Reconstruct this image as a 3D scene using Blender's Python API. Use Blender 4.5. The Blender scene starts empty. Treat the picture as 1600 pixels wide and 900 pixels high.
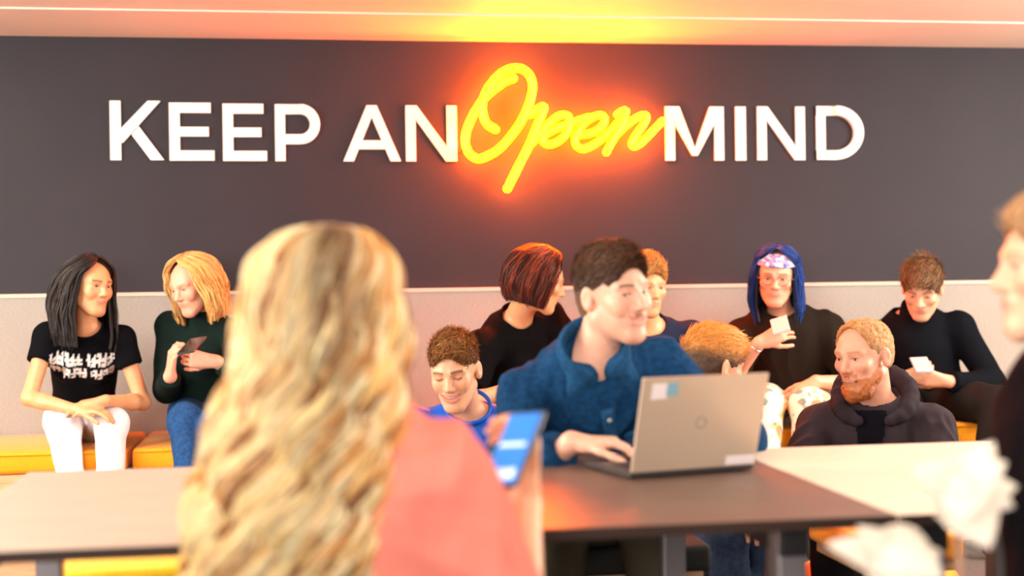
import bpy, math, random
import numpy as np
from mathutils import Vector, Matrix
random.seed(7)
RNG = np.random.RandomState(7)
SC = bpy.context.scene
COL = SC.collection
A = np.array

# ------------------------------------------------------------------ camera
FPX = 2165.0
CAM = A([0.0, 0.0, 1.15])
YAW, PITCH, ROLL = math.radians(8.5), math.radians(0.21), math.radians(0.8)
fwd = A([math.sin(YAW) * math.cos(PITCH), math.cos(YAW) * math.cos(PITCH), -math.sin(PITCH)])
r0 = A([math.cos(YAW), -math.sin(YAW), 0.0])
u0 = np.cross(r0, fwd)
CR = r0 * math.cos(ROLL) - u0 * math.sin(ROLL)
CU = u0 * math.cos(ROLL) + r0 * math.sin(ROLL)
cam_d = bpy.data.cameras.new('camera')
cam = bpy.data.objects.new('camera', cam_d)
COL.objects.link(cam)
cam.matrix_world = Matrix(((CR[0], CU[0], -fwd[0], CAM[0]), (CR[1], CU[1], -fwd[1], CAM[1]), (CR[2], CU[2], -fwd[2], CAM[2]), (0, 0, 0, 1)))
cam_d.sensor_width = 36.0
cam_d.lens = 36.0 * FPX / 1600.0
cam_d.dof.use_dof = True
cam_d.dof.focus_distance = 4.75
cam_d.dof.aperture_fstop = 1.75
SC.camera = cam

# ------------------------------------------------------------------ world, lights, exposure
world = bpy.data.worlds.new('world')
SC.world = world
world.use_nodes = True
world.node_tree.nodes['Background'].inputs[0].default_value = (1.0, 0.9, 0.8, 1)
world.node_tree.nodes['Background'].inputs[1].default_value = 0.13
SC.view_settings.view_transform = 'Standard'
SC.view_settings.look = 'None'
SC.view_settings.exposure = -0.1
SC.view_settings.gamma = 1.0


def area(name, loc, target, size, power, col):
    l = bpy.data.lights.new(name, 'AREA')
    l.shape = 'RECTANGLE'
    l.size, l.size_y = size
    l.energy = power
    l.color = col
    o = bpy.data.objects.new(name, l)
    COL.objects.link(o)
    o.location = loc
    o.rotation_euler = (Vector(target) - Vector(loc)).to_track_quat('-Z', 'Y').to_euler()
    return o


area('added_light_left', (-3.6, 3.4, 1.7), (0.6, 4.6, 0.9), (2.6, 1.4), 260, (1.0, 0.88, 0.74))  # unseen area light added for sheen and side light from the left
area('added_light_right', (4.9, 3.9, 1.7), (1.0, 4.6, 0.9), (2.6, 1.4), 260, (1.0, 0.86, 0.72))  # unseen area light added for sheen and side light from the right
area('added_light_back', (-1.2, -2.6, 1.9), (0.6, 3.5, 1.0), (2.4, 1.4), 300, (1.0, 0.92, 0.84))  # unseen key light added behind the camera


def W(u, v, d):
    """point seen at pixel (u, v) and depth d metres along the view axis"""
    return CAM + d * (fwd + CR * (u - 800.0) / FPX + CU * (450.0 - v) / FPX)


# ------------------------------------------------------------------ materials
MATS = {}


def mat(name, col, rough=0.6, metal=0.0, attr=False, noise=None, bump=None, sheen=0.0, sss=0.0, emit=None, spec=0.5, weave=None, coat=0.0):
    m = bpy.data.materials.new(name)
    m.use_nodes = True
    nt = m.node_tree
    b = nt.nodes['Principled BSDF']
    b.inputs['Roughness'].default_value = rough
    b.inputs['Metallic'].default_value = metal
    b.inputs['Specular IOR Level'].default_value = spec
    if coat:
        b.inputs['Coat Weight'].default_value = coat
        b.inputs['Coat Roughness'].default_value = 0.2
    if sheen:
        b.inputs['Sheen Weight'].default_value = sheen
        b.inputs['Sheen Roughness'].default_value = 0.4
    if sss:
        b.inputs['Subsurface Weight'].default_value = sss
        b.inputs['Subsurface Radius'].default_value = (1.0, 0.35, 0.2)
        b.inputs['Subsurface Scale'].default_value = 0.01
    tc = nt.nodes.new('ShaderNodeTexCoord')
    src = None
    if attr:
        at = nt.nodes.new('ShaderNodeAttribute')
        at.attribute_name = 'Col'
        src = at.outputs['Color']
    if noise:
        scale, amt = noise[0], noise[1]
        n = nt.nodes.new('ShaderNodeTexNoise')
        n.inputs['Scale'].default_value = scale
        n.inputs['Detail'].default_value = 6
        mp = nt.nodes.new('ShaderNodeMapping')
        if len(noise) > 2:
            mp.inputs['Scale'].default_value = noise[2]
        nt.links.new(tc.outputs['Object'], mp.inputs['Vector'])
        nt.links.new(mp.outputs['Vector'], n.inputs['Vector'])
        mr = nt.nodes.new('ShaderNodeMapRange')
        mr.inputs[1].default_value, mr.inputs[2].default_value = 0.3, 0.7
        mr.inputs[3].default_value, mr.inputs[4].default_value = 1 - amt, 1 + amt
        nt.links.new(n.outputs['Fac'], mr.inputs[0])
        mx = nt.nodes.new('ShaderNodeMix')
        mx.data_type = 'RGBA'
        mx.blend_type = 'MULTIPLY'
        mx.inputs[0].default_value = 1.0
        if src:
            nt.links.new(src, mx.inputs[6])
        else:
            mx.inputs[6].default_value = (*col, 1)
        nt.links.new(mr.outputs[0], mx.inputs[7])
        src = mx.outputs[2]
    if src:
        nt.links.new(src, b.inputs['Base Color'])
    else:
        b.inputs['Base Color'].default_value = (*col, 1)
    if bump or weave:
        bp = nt.nodes.new('ShaderNodeBump')
        if weave:
            w1 = nt.nodes.new('ShaderNodeTexWave')
            w1.inputs['Scale'].default_value = weave[0]
            w1.inputs['Distortion'].default_value = 1.5
            w1.bands_direction = 'X'
            w2 = nt.nodes.new('ShaderNodeTexWave')
            w2.inputs['Scale'].default_value = weave[0]
            w2.inputs['Distortion'].default_value = 1.5
            w2.bands_direction = 'Z'
            nt.links.new(tc.outputs['Object'], w1.inputs['Vector'])
            nt.links.new(tc.outputs['Object'], w2.inputs['Vector'])
            ad = nt.nodes.new('ShaderNodeMath')
            ad.operation = 'ADD'
            nt.links.new(w1.outputs['Fac'], ad.inputs[0])
            nt.links.new(w2.outputs['Fac'], ad.inputs[1])
            h = ad.outputs[0]
            bp.inputs['Strength'].default_value = weave[1]
            bp.inputs['Distance'].default_value = 0.002
        else:
            n2 = nt.nodes.new('ShaderNodeTexNoise')
            n2.inputs['Scale'].default_value = bump[0]
            n2.inputs['Detail'].default_value = 5
            nt.links.new(tc.outputs['Object'], n2.inputs['Vector'])
            h = n2.outputs['Fac']
            bp.inputs['Strength'].default_value = bump[1]
            bp.inputs['Distance'].default_value = bump[2] if len(bump) > 2 else 0.004
        nt.links.new(h, bp.inputs['Height'])
        nt.links.new(bp.outputs['Normal'], b.inputs['Normal'])
    if emit:
        b.inputs['Emission Color'].default_value = (*emit[0], 1)
        b.inputs['Emission Strength'].default_value = emit[1]
    MATS[name] = m
    return m


SKIN = mat('skin', (0.8, 0.5, 0.36), 0.42, attr=True, noise=(60, 0.05), bump=(900, 0.08, 0.001), sss=0.12)
HAIR = mat('hair_strands', (0.2, 0.1, 0.05), 0.42, attr=True, spec=0.35)
CAP = mat('hair_mass', (0.2, 0.1, 0.05), 0.6, attr=True, noise=(90, 0.25, (1, 1, 0.3)), bump=(160, 0.6, 0.006))
CLOTHV = mat('cotton_cloth', (0.5, 0.5, 0.5), 0.85, attr=True, noise=(30, 0.06), weave=(500, 0.15), sheen=0.0, spec=0.06)
JERSEY = mat('sports_jersey', (0.004, 0.105, 0.60), 0.5, noise=(14, 0.08), bump=(700, 0.1, 0.001), spec=0.25)
DENIM = mat('denim', (0.035, 0.14, 0.3), 0.85, attr=True, noise=(70, 0.28), weave=(420, 0.4), sheen=0.0, spec=0.06)
WHITE = mat('white_letter_paint', (0.93, 0.91, 0.86), 0.5)
WALLD = mat('charcoal_wall_paint', (0.027, 0.0255, 0.035), 0.6, spec=0.25, noise=(3, 0.06), bump=(300, 0.08, 0.001))
FELT = mat('beige_wall_upholstery', (0.38, 0.375, 0.355), 0.95, noise=(260, 0.16, (0.35, 1, 1.6)), weave=(330, 0.35), sheen=0.1, spec=0.1)
FELTD = mat('panel_top_trim', (0.62, 0.52, 0.45), 0.7)
CEIL = mat('ceiling_paint', (0.92, 0.76, 0.66), 0.55, noise=(2, 0.04))
FLOOR = mat('grey_carpet', (0.09, 0.085, 0.085), 0.95, noise=(80, 0.2), bump=(300, 0.4))
TABLE = mat('dark_wood_laminate', (0.15, 0.095, 0.075), 0.42, noise=(5, 0.22, (1.2, 14, 14)), bump=(120, 0.04), spec=0.6)
TABLEB = mat('laminate_painted_sheen_pale', (0.86, 0.78, 0.64), 0.42, noise=(5, 0.08, (1.2, 14, 14)), bump=(120, 0.04), spec=0.6)  # bright sheen of the right table end painted as a paler tone
EDGE = mat('table_edge_band', (0.035, 0.02, 0.016), 0.6, spec=0.2)
SEAMM = mat('joint_strip', (0.5, 0.26, 0.2), 0.5)
STEEL = mat('painted_steel_grey', (0.33, 0.31, 0.33), 0.35, metal=0.6)
BLACKM = mat('black_steel', (0.02, 0.02, 0.022), 0.45, metal=0.3)
ORANGE = mat('orange_upholstery', (0.95, 0.36, 0.012), 0.8, noise=(120, 0.06), bump=(400, 0.15, 0.002), sheen=0.2, spec=0.2)
YELLOW = mat('yellow_upholstery', (0.95, 0.62, 0.03), 0.8, noise=(120, 0.06), bump=(400, 0.15, 0.002), sheen=0.2, spec=0.2)
BLACKF = mat('dark_upholstery', (0.02, 0.02, 0.02), 0.8, bump=(400, 0.15, 0.002), spec=0.2)
PLY = mat('birch_plywood', (0.62, 0.36, 0.2), 0.6, noise=(6, 0.12, (1, 8, 8)))
LAPTOP = mat('laptop_aluminium', (0.60, 0.50, 0.39), 0.36, metal=0.35, noise=(8, 0.03))
LAPDARK = mat('laptop_dark_plastic', (0.05, 0.045, 0.045), 0.4)
KEYM = mat('key_black', (0.015, 0.015, 0.017), 0.5)
LOGO = mat('laptop_mark_grey', (0.33, 0.28, 0.24), 0.4)
STICK = mat('sticker_white', (0.8, 0.75, 0.78), 0.5)
STICKB = mat('sticker_blue', (0.2, 0.42, 0.55), 0.5)
SCREEN = mat('screen_blue', (0.02, 0.1, 0.3), 0.3, emit=((0.02, 0.30, 0.95), 0.9))
SCREENW = mat('screen_pale', (0.6, 0.7, 0.8), 0.3, emit=((0.45, 0.75, 0.95), 0.8))
DARKSCR = mat('screen_dark', (0.02, 0.02, 0.025), 0.1)
PHONE = mat('phone_body', (0.05, 0.05, 0.055), 0.3)
PHONEW = mat('phone_body_pale', (0.55, 0.55, 0.58), 0.3)
NEON = mat('neon_tube_yellow', (1.0, 0.6, 0.05), 0.4, emit=((1.0, 0.10, 0.0), 210.0))
CLIP = mat('clear_mount', (0.35, 0.1, 0.03), 0.4)
EYEW = mat('eye_white', (0.8, 0.76, 0.72), 0.2)
IRIS = mat('iris_brown', (0.05, 0.03, 0.02), 0.15)
TOOTH = mat('teeth', (0.9, 0.85, 0.76), 0.25)
RUBBER = mat('shoe_black', (0.03, 0.03, 0.033), 0.6)
SOLE = mat('shoe_sole_white', (0.7, 0.68, 0.65), 0.6)
LEAF = mat('pale_cream_leaf', (0.82, 0.74, 0.63), 0.55, noise=(20, 0.08), bump=(60, 0.2))
POT = mat('clay_pot', (0.5, 0.28, 0.18), 0.8, noise=(20, 0.1))
SOIL = mat('soil', (0.04, 0.025, 0.018), 0.95)
LIGHTM = mat('added_lamp_diffuser', (0.9, 0.9, 0.88), 0.5, emit=((1.0, 0.88, 0.74), 36.0))
LIGHTS = mat('added_lamp_diffuser_soft', (0.9, 0.9, 0.88), 0.5, emit=((1.0, 0.88, 0.74), 14.0))
FRAMEW = mat('lamp_frame_white', (0.8, 0.8, 0.8), 0.4)
BUTTON = mat('shirt_button', (0.35, 0.38, 0.4), 0.3)
METAL = mat('bright_metal', (0.6, 0.58, 0.55), 0.25, metal=1.0)
GLASSF = mat('spectacle_frame', (0.25, 0.12, 0.08), 0.3)


# ------------------------------------------------------------------ object helpers
def raw_obj(name, verts, faces, m, parent=None, colors=None, smooth=True, origin=None):
    """verts (N,3) world coordinates; faces (M,k) array; becomes one mesh object"""
    verts = np.asarray(verts, dtype=np.float64)
    if parent is not None:
        base = A(parent['_o'])
    elif origin is not None:
        base = A(origin)
    else:
        base = A([0, 0, 0.0])
    v = verts - base
    me = bpy.data.meshes.new(name)
    if isinstance(faces, np.ndarray):
        k = faces.shape[1]
        me.vertices.add(len(v))
        me.vertices.foreach_set('co', v.astype(np.float32).ravel())
        me.loops.add(faces.size)
        me.loops.foreach_set('vertex_index', faces.astype(np.int32).ravel())
        me.polygons.add(len(faces))
        me.polygons.foreach_set('loop_start', np.arange(0, faces.size, k, dtype=np.int32))
        me.update(calc_edges=True)
    else:
        me.from_pydata([tuple(p) for p in v], [], faces)
    me.polygons.foreach_set('use_smooth', [smooth] * len(me.polygons))
    if colors is not None:
        ca = me.color_attributes.new('Col', 'FLOAT_COLOR', 'POINT')
        c = np.ones((len(v), 4), dtype=np.float32)
        c[:, :3] = colors
        ca.data.foreach_set('color', c.ravel())
    me.materials.append(m)
    o = bpy.data.objects.new(name, me)
    COL.objects.link(o)
    if parent is not None:
        o.parent = parent
        if '_o' in parent:
            o['_o'] = list(base)
    else:
        o.location = base
        o['_o'] = list(base)
    return o


def thing(name, label, cat, loc, group=None):
    o = bpy.data.objects.new(name, None)
    o.empty_display_size = 0.1
    COL.objects.link(o)
    o.location = loc
    o['_o'] = [float(x) for x in loc]
    o['label'] = label
    o['category'] = cat
    if group:
        o['group'] = group
    return o


def tag(o, label, cat, group=None):
    o['label'] = label
    o['category'] = cat
    if group:
        o['group'] = group
    return o


def struct(o):
    o['kind'] = 'structure'
    return o


def boxv(c, s, R=None, bev=0.0):
    """box centred c with full sizes s, optional rotation; chamfered when bev"""
    import bmesh
    bm = bmesh.new()
    bmesh.ops.create_cube(bm, size=1.0)
    for v in bm.verts:
        v.co = Vector((v.co.x * s[0], v.co.y * s[1], v.co.z * s[2]))
    if bev:
        bmesh.ops.bevel(bm, geom=list(bm.edges), offset=bev, segments=2, affect='EDGES', profile=0.6)
    P = A([tuple(v.co) for v in bm.verts])
    bm.verts.ensure_lookup_table()
    F = [[v.index for v in f.verts] for f in bm.faces]
    bm.free()
    if R is not None:
        P = P @ A(R).T
    return P + A(c), F


def box(name, c, s, m, parent=None, R=None, bev=0.0, smooth=False):
    P, F = boxv(c, s, R, bev)
    return raw_obj(name, P, F, m, parent, smooth=smooth, origin=c if parent is None else None)


def merge(parts):
    V, Fc, n = [], [], 0
    for P, F in parts:
        V.append(P)
        Fc += [[i + n for i in f] for f in (F.tolist() if isinstance(F, np.ndarray) else F)]
        n += len(P)
    return np.vstack(V), Fc


def nrm(v):
    v = np.asarray(v, float)
    return v / (np.linalg.norm(v) + 1e-12)


def spline(pts, n):
    """Catmull-Rom through pts, n samples evenly spaced by length"""
    p = np.asarray(pts, float)
    q = np.vstack([2 * p[0] - p[1], p, 2 * p[-1] - p[-2]])
    out = []
    for i in range(len(p) - 1):
        t = np.linspace(0, 1, 16, endpoint=False)[:, None]
        a, b, c, d = q[i], q[i + 1], q[i + 2], q[i + 3]
        out.append(0.5 * ((2 * b) + (-a + c) * t + (2 * a - 5 * b + 4 * c - d) * t ** 2 + (-a + 3 * b - 3 * c + d) * t ** 3))
    out = np.vstack(out + [p[-1:]])
    L = np.r_[0, np.cumsum(np.linalg.norm(np.diff(out, axis=0), axis=1))]
    s = np.linspace(0, L[-1], n)
    return np.stack([np.interp(s, L, out[:, k]) for k in range(3)], 1)


def tubes(paths, rad, ref, ns=5, flat=1.0):
    """paths (N,M,3), rad (N,M), ref (N,M,3) or (3,) side reference -> verts, quads (end-capped by taper)"""
    N, M, _ = paths.shape
    T = np.gradient(paths, axis=1)
    T /= np.linalg.norm(T, axis=2, keepdims=True) + 1e-9
    ref = np.broadcast_to(ref, paths.shape)
    S = np.cross(T, ref)
    S /= np.linalg.norm(S, axis=2, keepdims=True) + 1e-9
    U = np.cross(S, T)
    ang = np.arange(ns) * 2 * math.pi / ns
    V = paths[:, :, None, :] + rad[:, :, None, None] * (np.cos(ang)[None, None, :, None] * S[:, :, None, :] + flat * np.sin(ang)[None, None, :, None] * U[:, :, None, :])
    V = V.reshape(-1, 3)
    n, mm, s = np.meshgrid(np.arange(N), np.arange(M - 1), np.arange(ns), indexing='ij')
    b = n * M * ns + mm * ns
    s2 = (s + 1) % ns
    F = np.stack([b + s, b + s2, b + ns + s2, b + ns + s], -1).reshape(-1, 4)
    return V, F


def tube(name, pts, r, m, parent=None, n=24, ns=10, taper=False, origin=None):
    P = spline(pts, n)
    rad = np.full(n, r)
    # rounded ends
    P = np.vstack([P[0] - nrm(P[1] - P[0]) * r * 0.9, P[0] - nrm(P[1] - P[0]) * r * 0.6, P, P[-1] + nrm(P[-1] - P[-2]) * r * 0.6, P[-1] + nrm(P[-1] - P[-2]) * r * 0.9])
    rad = np.r_[r * 0.15, r * 0.75, rad, r * 0.75, r * 0.15]
    t0 = nrm(P[-1] - P[0] + 1e-6)
    ref = A([0.013, 1.0, 0.02]) if abs(t0[1]) < 0.8 else A([1.0, 0.02, 0.01])
    V, F = tubes(P[None], rad[None], ref, ns)
    fl = F.tolist()
    fl.append(list(range(ns))[::-1])
    fl.append(list(range(len(V) - ns, len(V))))
    return raw_obj(name, V, fl, m, parent, origin=origin)


def lathe(prof, c, n=24, axis=None):
    """prof list of (r, z) around vertical axis at c"""
    V, F = [], []
    for r, z in prof:
        for k in range(n):
            a = 2 * math.pi * k / n
            V.append((c[0] + r * math.cos(a), c[1] + r * math.sin(a), c[2] + z))
    for i in range(len(prof) - 1):
        for k in range(n):
            k2 = (k + 1) % n
            F.append([i * n + k, i * n + k2, (i + 1) * n + k2, (i + 1) * n + k])
    return A(V), F


def sphere(c, r, R=None, n=14):
    th = np.linspace(0, math.pi, n + 1)
    prof = [(max(math.sin(t), 1e-4), -math.cos(t)) for t in th]
    V, F = lathe(prof, (0, 0, 0), n + 4)
    V = V * A(r if hasattr(r, '__len__') else (r, r, r))
    if R is not None:
        V = V @ A(R).T
    return V + A(c), F


# ------------------------------------------------------------------ implicit surfaces (closed organic shapes)
def vnoise(P, seed=0):
    """smooth value noise in [-1,1] at points P (N,3)"""
    i = np.floor(P).astype(np.int64)
    f = P - i
    f = f * f * (3 - 2 * f)

    def hsh(x, y, z):
        n = (x * 374761393 + y * 668265263 + z * 2147483647 + seed * 1274126177) & 0xffffffff
        n = ((n ^ (n >> 13)) * 1274126177) & 0xffffffff
        return ((n ^ (n >> 16)) & 0xffff) / 32767.5 - 1.0
    r = 0
    for dx in (0, 1):
        for dy in (0, 1):
            for dz in (0, 1):
                w = (f[:, 0] if dx else 1 - f[:, 0]) * (f[:, 1] if dy else 1 - f[:, 1]) * (f[:, 2] if dz else 1 - f[:, 2])
                r = r + w * hsh(i[:, 0] + dx, i[:, 1] + dy, i[:, 2] + dz)
    return r


def ell(c, r, R=None):
    c, r = A(c, dtype=float), A(r, dtype=float)
    R = np.eye(3) if R is None else A(R)

    def fn(X, Y, Z):
        x, y, z = X - c[0], Y - c[1], Z - c[2]
        a = (x * R[0, 0] + y * R[1, 0] + z * R[2, 0])
        b = (x * R[0, 1] + y * R[1, 1] + z * R[2, 1])
        e = (x * R[0, 2] + y * R[1, 2] + z * R[2, 2])
        k0 = np.sqrt((a / r[0]) ** 2 + (b / r[1]) ** 2 + (e / r[2]) ** 2)
        k1 = np.sqrt((a / r[0] ** 2) ** 2 + (b / r[1] ** 2) ** 2 + (e / r[2] ** 2) ** 2) + 1e-9
        return k0 * (k0 - 1.0) / k1
    ext = np.sqrt(((R * r[None, :]) ** 2).sum(1))
    return fn, c - ext, c + ext


def cone(a, b, ra, rb, w=None, s=1.0):
    """round cone a-b; optional flattening by factor s along unit vector w"""
    a, b = A(a, dtype=float), A(b, dtype=float)
    ba = b - a
    if w is not None:
        w = nrm(w)
        ba2 = ba + w * (ba @ w) * (1 / s - 1)
    else:
        ba2 = ba
    L2 = float(ba2 @ ba2) + 1e-9

    def fn(X, Y, Z):
        x, y, z = X - a[0], Y - a[1], Z - a[2]
        if w is not None:
            al = (x * w[0] + y * w[1] + z * w[2]) * (1 / s - 1)
            x, y, z = x + w[0] * al, y + w[1] * al, z + w[2] * al
        h = np.clip((x * ba2[0] + y * ba2[1] + z * ba2[2]) / L2, 0, 1)
        d = np.sqrt((x - h * ba2[0]) ** 2 + (y - h * ba2[1]) ** 2 + (z - h * ba2[2]) ** 2) - (ra + (rb - ra) * h)
        return d * min(1.0, s)
    R = max(ra, rb) * max(1.0, s)
    return fn, np.minimum(a, b) - R, np.maximum(a, b) + R


def plane(p, n, lo, hi):
    """half-space behind plane: negative where (x-p).n > 0 (to be cut away)"""
    p, n = A(p, dtype=float), nrm(n)

    def fn(X, Y, Z):
        return -((X - p[0]) * n[0] + (Y - p[1]) * n[1] + (Z - p[2]) * n[2])
    return fn, A(lo, dtype=float), A(hi, dtype=float)


class Field:
    def __init__(self, h):
        self.h = h
        self.ops = []

    def add(self, prim, k=0.02):
        self.ops.append((prim, k, 0))
        return self

    def cut(self, prim, k=0.004):
        self.ops.append((prim, k, 1))
        return self

    def mesh(self, lo=None, hi=None):
        h = self.h
        L = np.min([p[1] for p, k, o in self.ops if o == 0], axis=0) - 0.02
        H = np.max([p[2] for p, k, o in self.ops if o == 0], axis=0) + 0.02
        if lo is not None:
            L = np.maximum(L, lo)
        if hi is not None:
            H = np.minimum(H, hi)
        n = np.ceil((H - L) / h).astype(int) + 1
        D = np.full(n, 1.0, dtype=np.float32)
        ax = [(L[i] + np.arange(n[i]) * h).astype(np.float32) for i in range(3)]
        for (fn, plo, phi), k, o in self.ops:
            m = k + 2.5 * h
            i0 = np.clip(np.floor((plo - m - L) / h).astype(int), 0, n)
            i1 = np.clip(np.ceil((phi + m - L) / h).astype(int) + 1, 0, n)
            if np.any(i1 <= i0):
                continue
            sl = tuple(slice(i0[i], i1[i]) for i in range(3))
            X = ax[0][sl[0]][:, None, None]
            Y = ax[1][sl[1]][None, :, None]
            Z = ax[2][sl[2]][None, None, :]
            d = fn(X, Y, Z)
            a = D[sl]
            if o == 0:
                hh = np.maximum(k - np.abs(a - d), 0) / max(k, 1e-6)
                D[sl] = np.minimum(a, d) - hh * hh * k * 0.25
            else:
                d = -d
                hh = np.maximum(k - np.abs(a - d), 0) / max(k, 1e-6)
                D[sl] = np.maximum(a, d) + hh * hh * k * 0.25
        # close at the grid border
        D[0] = D[-1] = 1; D[:, 0] = D[:, -1] = 1; D[:, :, 0] = D[:, :, -1] = 1
        return nets(D, L, h)


def nets(D, L, h):
    S = D < 0
    nx, ny, nz = D.shape
    anyc = np.zeros((nx - 1, ny - 1, nz - 1), bool)
    allc = np.ones((nx - 1, ny - 1, nz - 1), bool)
    for i in (0, 1):
        for j in (0, 1):
            for k in (0, 1):
                c = S[i:nx - 1 + i, j:ny - 1 + j, k:nz - 1 + k]
                anyc |= c
                allc &= c
    act = anyc & ~allc
    idx = np.argwhere(act)
    if not len(idx):
        return np.zeros((0, 3)), np.zeros((0, 4), int)
    vid = np.full(act.shape, -1, np.int32)
    vid[act] = np.arange(len(idx))
    acc = np.zeros((len(idx), 3))
    cnt = np.zeros(len(idx))
    cor = [(i, j, k) for i in (0, 1) for j in (0, 1) for k in (0, 1)]
    val = {c: D[idx[:, 0] + c[0], idx[:, 1] + c[1], idx[:, 2] + c[2]] for c in cor}
    for a_ in cor:
        for ax_ in range(3):
            if a_[ax_] == 0:
                b_ = list(a_); b_[ax_] = 1; b_ = tuple(b_)
                va, vb = val[a_], val[b_]
                m = (va < 0) != (vb < 0)
                t = np.where(m, va / np.where(m, va - vb, 1), 0)
                p = np.zeros((len(idx), 3))
                for q in range(3):
                    p[:, q] = a_[q]
                p[:, ax_] = t
                acc += p * m[:, None]
                cnt += m
    V = L + h * (idx + acc / cnt[:, None])
    quads = []
    for ax_ in range(3):
        sa = [slice(None)] * 3
        sb = [slice(None)] * 3
        sa[ax_] = slice(0, -1)
        sb[ax_] = slice(1, None)
        cr = S[tuple(sa)] != S[tuple(sb)]
        e = np.argwhere(cr)
        o1, o2 = [q for q in range(3) if q != ax_]
        e = e[(e[:, o1] > 0) & (e[:, o2] > 0) & (e[:, o1] < D.shape[o1] - 1) & (e[:, o2] < D.shape[o2] - 1)]
        c = []
        for d1, d2 in ((-1, -1), (0, -1), (0, 0), (-1, 0)):
            q = e.copy()
            q[:, o1] += d1
            q[:, o2] += d2
            c.append(vid[q[:, 0], q[:, 1], q[:, 2]])
        Q = np.stack(c, 1)
        inside = S[e[:, 0], e[:, 1], e[:, 2]]
        flip = inside if ax_ != 1 else ~inside
        Q = np.where(flip[:, None], Q, Q[:, ::-1])
        quads.append(Q)
    return V, np.vstack(quads)


def normals(V, F):
    a, b, c, d = (V[F[:, i]] for i in range(4))
    fn = np.cross(c - a, d - b)
    N = np.zeros_like(V)
    for k in range(4):
        for q in range(3):
            N[:, q] += np.bincount(F[:, k], fn[:, q], len(V))
    return N / (np.linalg.norm(N, axis=1, keepdims=True) + 1e-12)


def folds(V, F, amp, scale=9.0, seed=0, stretch=(1, 1, 0.45)):
    """cloth creases: ridged noise pushed along the normals"""
    if amp <= 0:
        return V
    N = normals(V, F)
    P = V * A(stretch) * scale
    w = A([vnoise(P * 0.7, seed + 5), vnoise(P * 0.7 + 9, seed + 6), vnoise(P * 0.7 + 19, seed + 7)]).T
    r = 1 - 2 * np.abs(vnoise(P + w * 0.8, seed))
    r2 = 1 - 2 * np.abs(vnoise(P * 2.3 + w, seed + 1))
    return V + N * (amp * (r * 0.7 + r2 * 0.3))[:, None]


# ------------------------------------------------------------------ people
def face_dir(phi, pitch=0.0, roll=0.0):
    """rotation whose +y looks phi degrees to the picture's right of the camera (180 = away), z up"""
    f = nrm(A([-fwd[0], -fwd[1], 0]))
    r = A([CR[0], CR[1], 0])
    r = nrm(r)
    p = math.radians(phi)
    y = f * math.cos(p) + r * math.sin(p)
    z = A([0, 0, 1.0])
    x = np.cross(y, z)
    R = np.stack([x, y, z], 1)
    a, b = math.radians(pitch), math.radians(roll)
    Rx = A([[1, 0, 0], [0, math.cos(a), -math.sin(a)], [0, math.sin(a), math.cos(a)]])  # +pitch looks up
    Ry = A([[math.cos(b), 0, math.sin(b)], [0, 1, 0], [-math.sin(b), 0, math.cos(b)]])
    return R @ Rx @ Ry


def ik(S, T, a, b, pole):
    S, T = A(S), A(T)
    d = T - S
    L = np.linalg.norm(d)
    if L > (a + b) * 0.985:
        d = d / L * (a + b) * 0.985
        L = (a + b) * 0.985
        T = S + d
    u = d / L
    h = (a * a - b * b + L * L) / (2 * L)
    r = math.sqrt(max(a * a - h * h, 0))
    p = A(pole, dtype=float)
    p = p - u * (p @ u)
    return S + u * h + nrm(p) * r, T


def add_hand(f, wr, fdir, pn, side, curl=0.5, sc=1.0, spread=0.1, thumb=0.5):
    """hand: wrist point, finger direction, palm normal, side +1/-1 = which way the thumb goes"""
    fd = nrm(fdir)
    pn0 = nrm(pn - fd * (A(pn) @ fd))
    sd = np.cross(fd, pn0) * side
    k0 = wr + fd * 0.085 * sc
    for q in (-1.0, -0.33, 0.33, 1.0):
        f.add(cone(wr + fd * 0.008 + sd * q * 0.012 * sc, k0 + sd * q * 0.028 * sc, 0.0165 * sc, 0.0125 * sc, pn0, 0.85), 0.012)
    f.add(cone(wr + fd * 0.02 * sc + sd * 0.022 * sc + pn0 * 0.008, wr + fd * 0.055 * sc + sd * 0.03 * sc + pn0 * 0.008, 0.014 * sc, 0.012 * sc), 0.012)
    lens = [0.070, 0.083, 0.078, 0.06]
    for i, q in enumerate((1.0, 0.35, -0.3, -0.95)):
        p = k0 + sd * q * 0.029 * sc
        dv = nrm(fd + sd * q * spread)
        n_ = pn0
        cu = curl * (1 + 0.1 * i)
        r = (0.0088, 0.0086, 0.0083, 0.0075)[i] * sc
        for j, fr in enumerate((0.45, 0.31, 0.24)):
            ang = cu * (0.75, 0.95, 0.6)[j]
            d2 = nrm(dv * math.cos(ang) + n_ * math.sin(ang))
            n_ = nrm(n_ * math.cos(ang) - dv * math.sin(ang))
            dv = d2
            q2 = p + dv * lens[i] * fr * sc
            f.add(cone(p, q2, r, r * 0.92), 0.003)
            p = q2
            r *= 0.93
    p = wr + fd * 0.03 * sc + sd * 0.026 * sc + pn0 * 0.006
    dv = nrm(fd * 0.75 + sd * (0.75 - 0.4 * thumb) + pn0 * 0.5 * thumb)
    for j, (l, r) in enumerate(((0.036, 0.0115), (0.032, 0.0095), (0.026, 0.0088))):
        q2 = p + dv * l * sc
        f.add(cone(p, q2, r * sc, r * 0.92 * sc), 0.004)
        p = q2
        dv = nrm(dv + fd * 0.3 + pn0 * 0.35 * thumb - sd * 0.25 * thumb)
    return k0


MOUTHY = lambda x: 0.0895 - 8.0 * x * x


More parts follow.
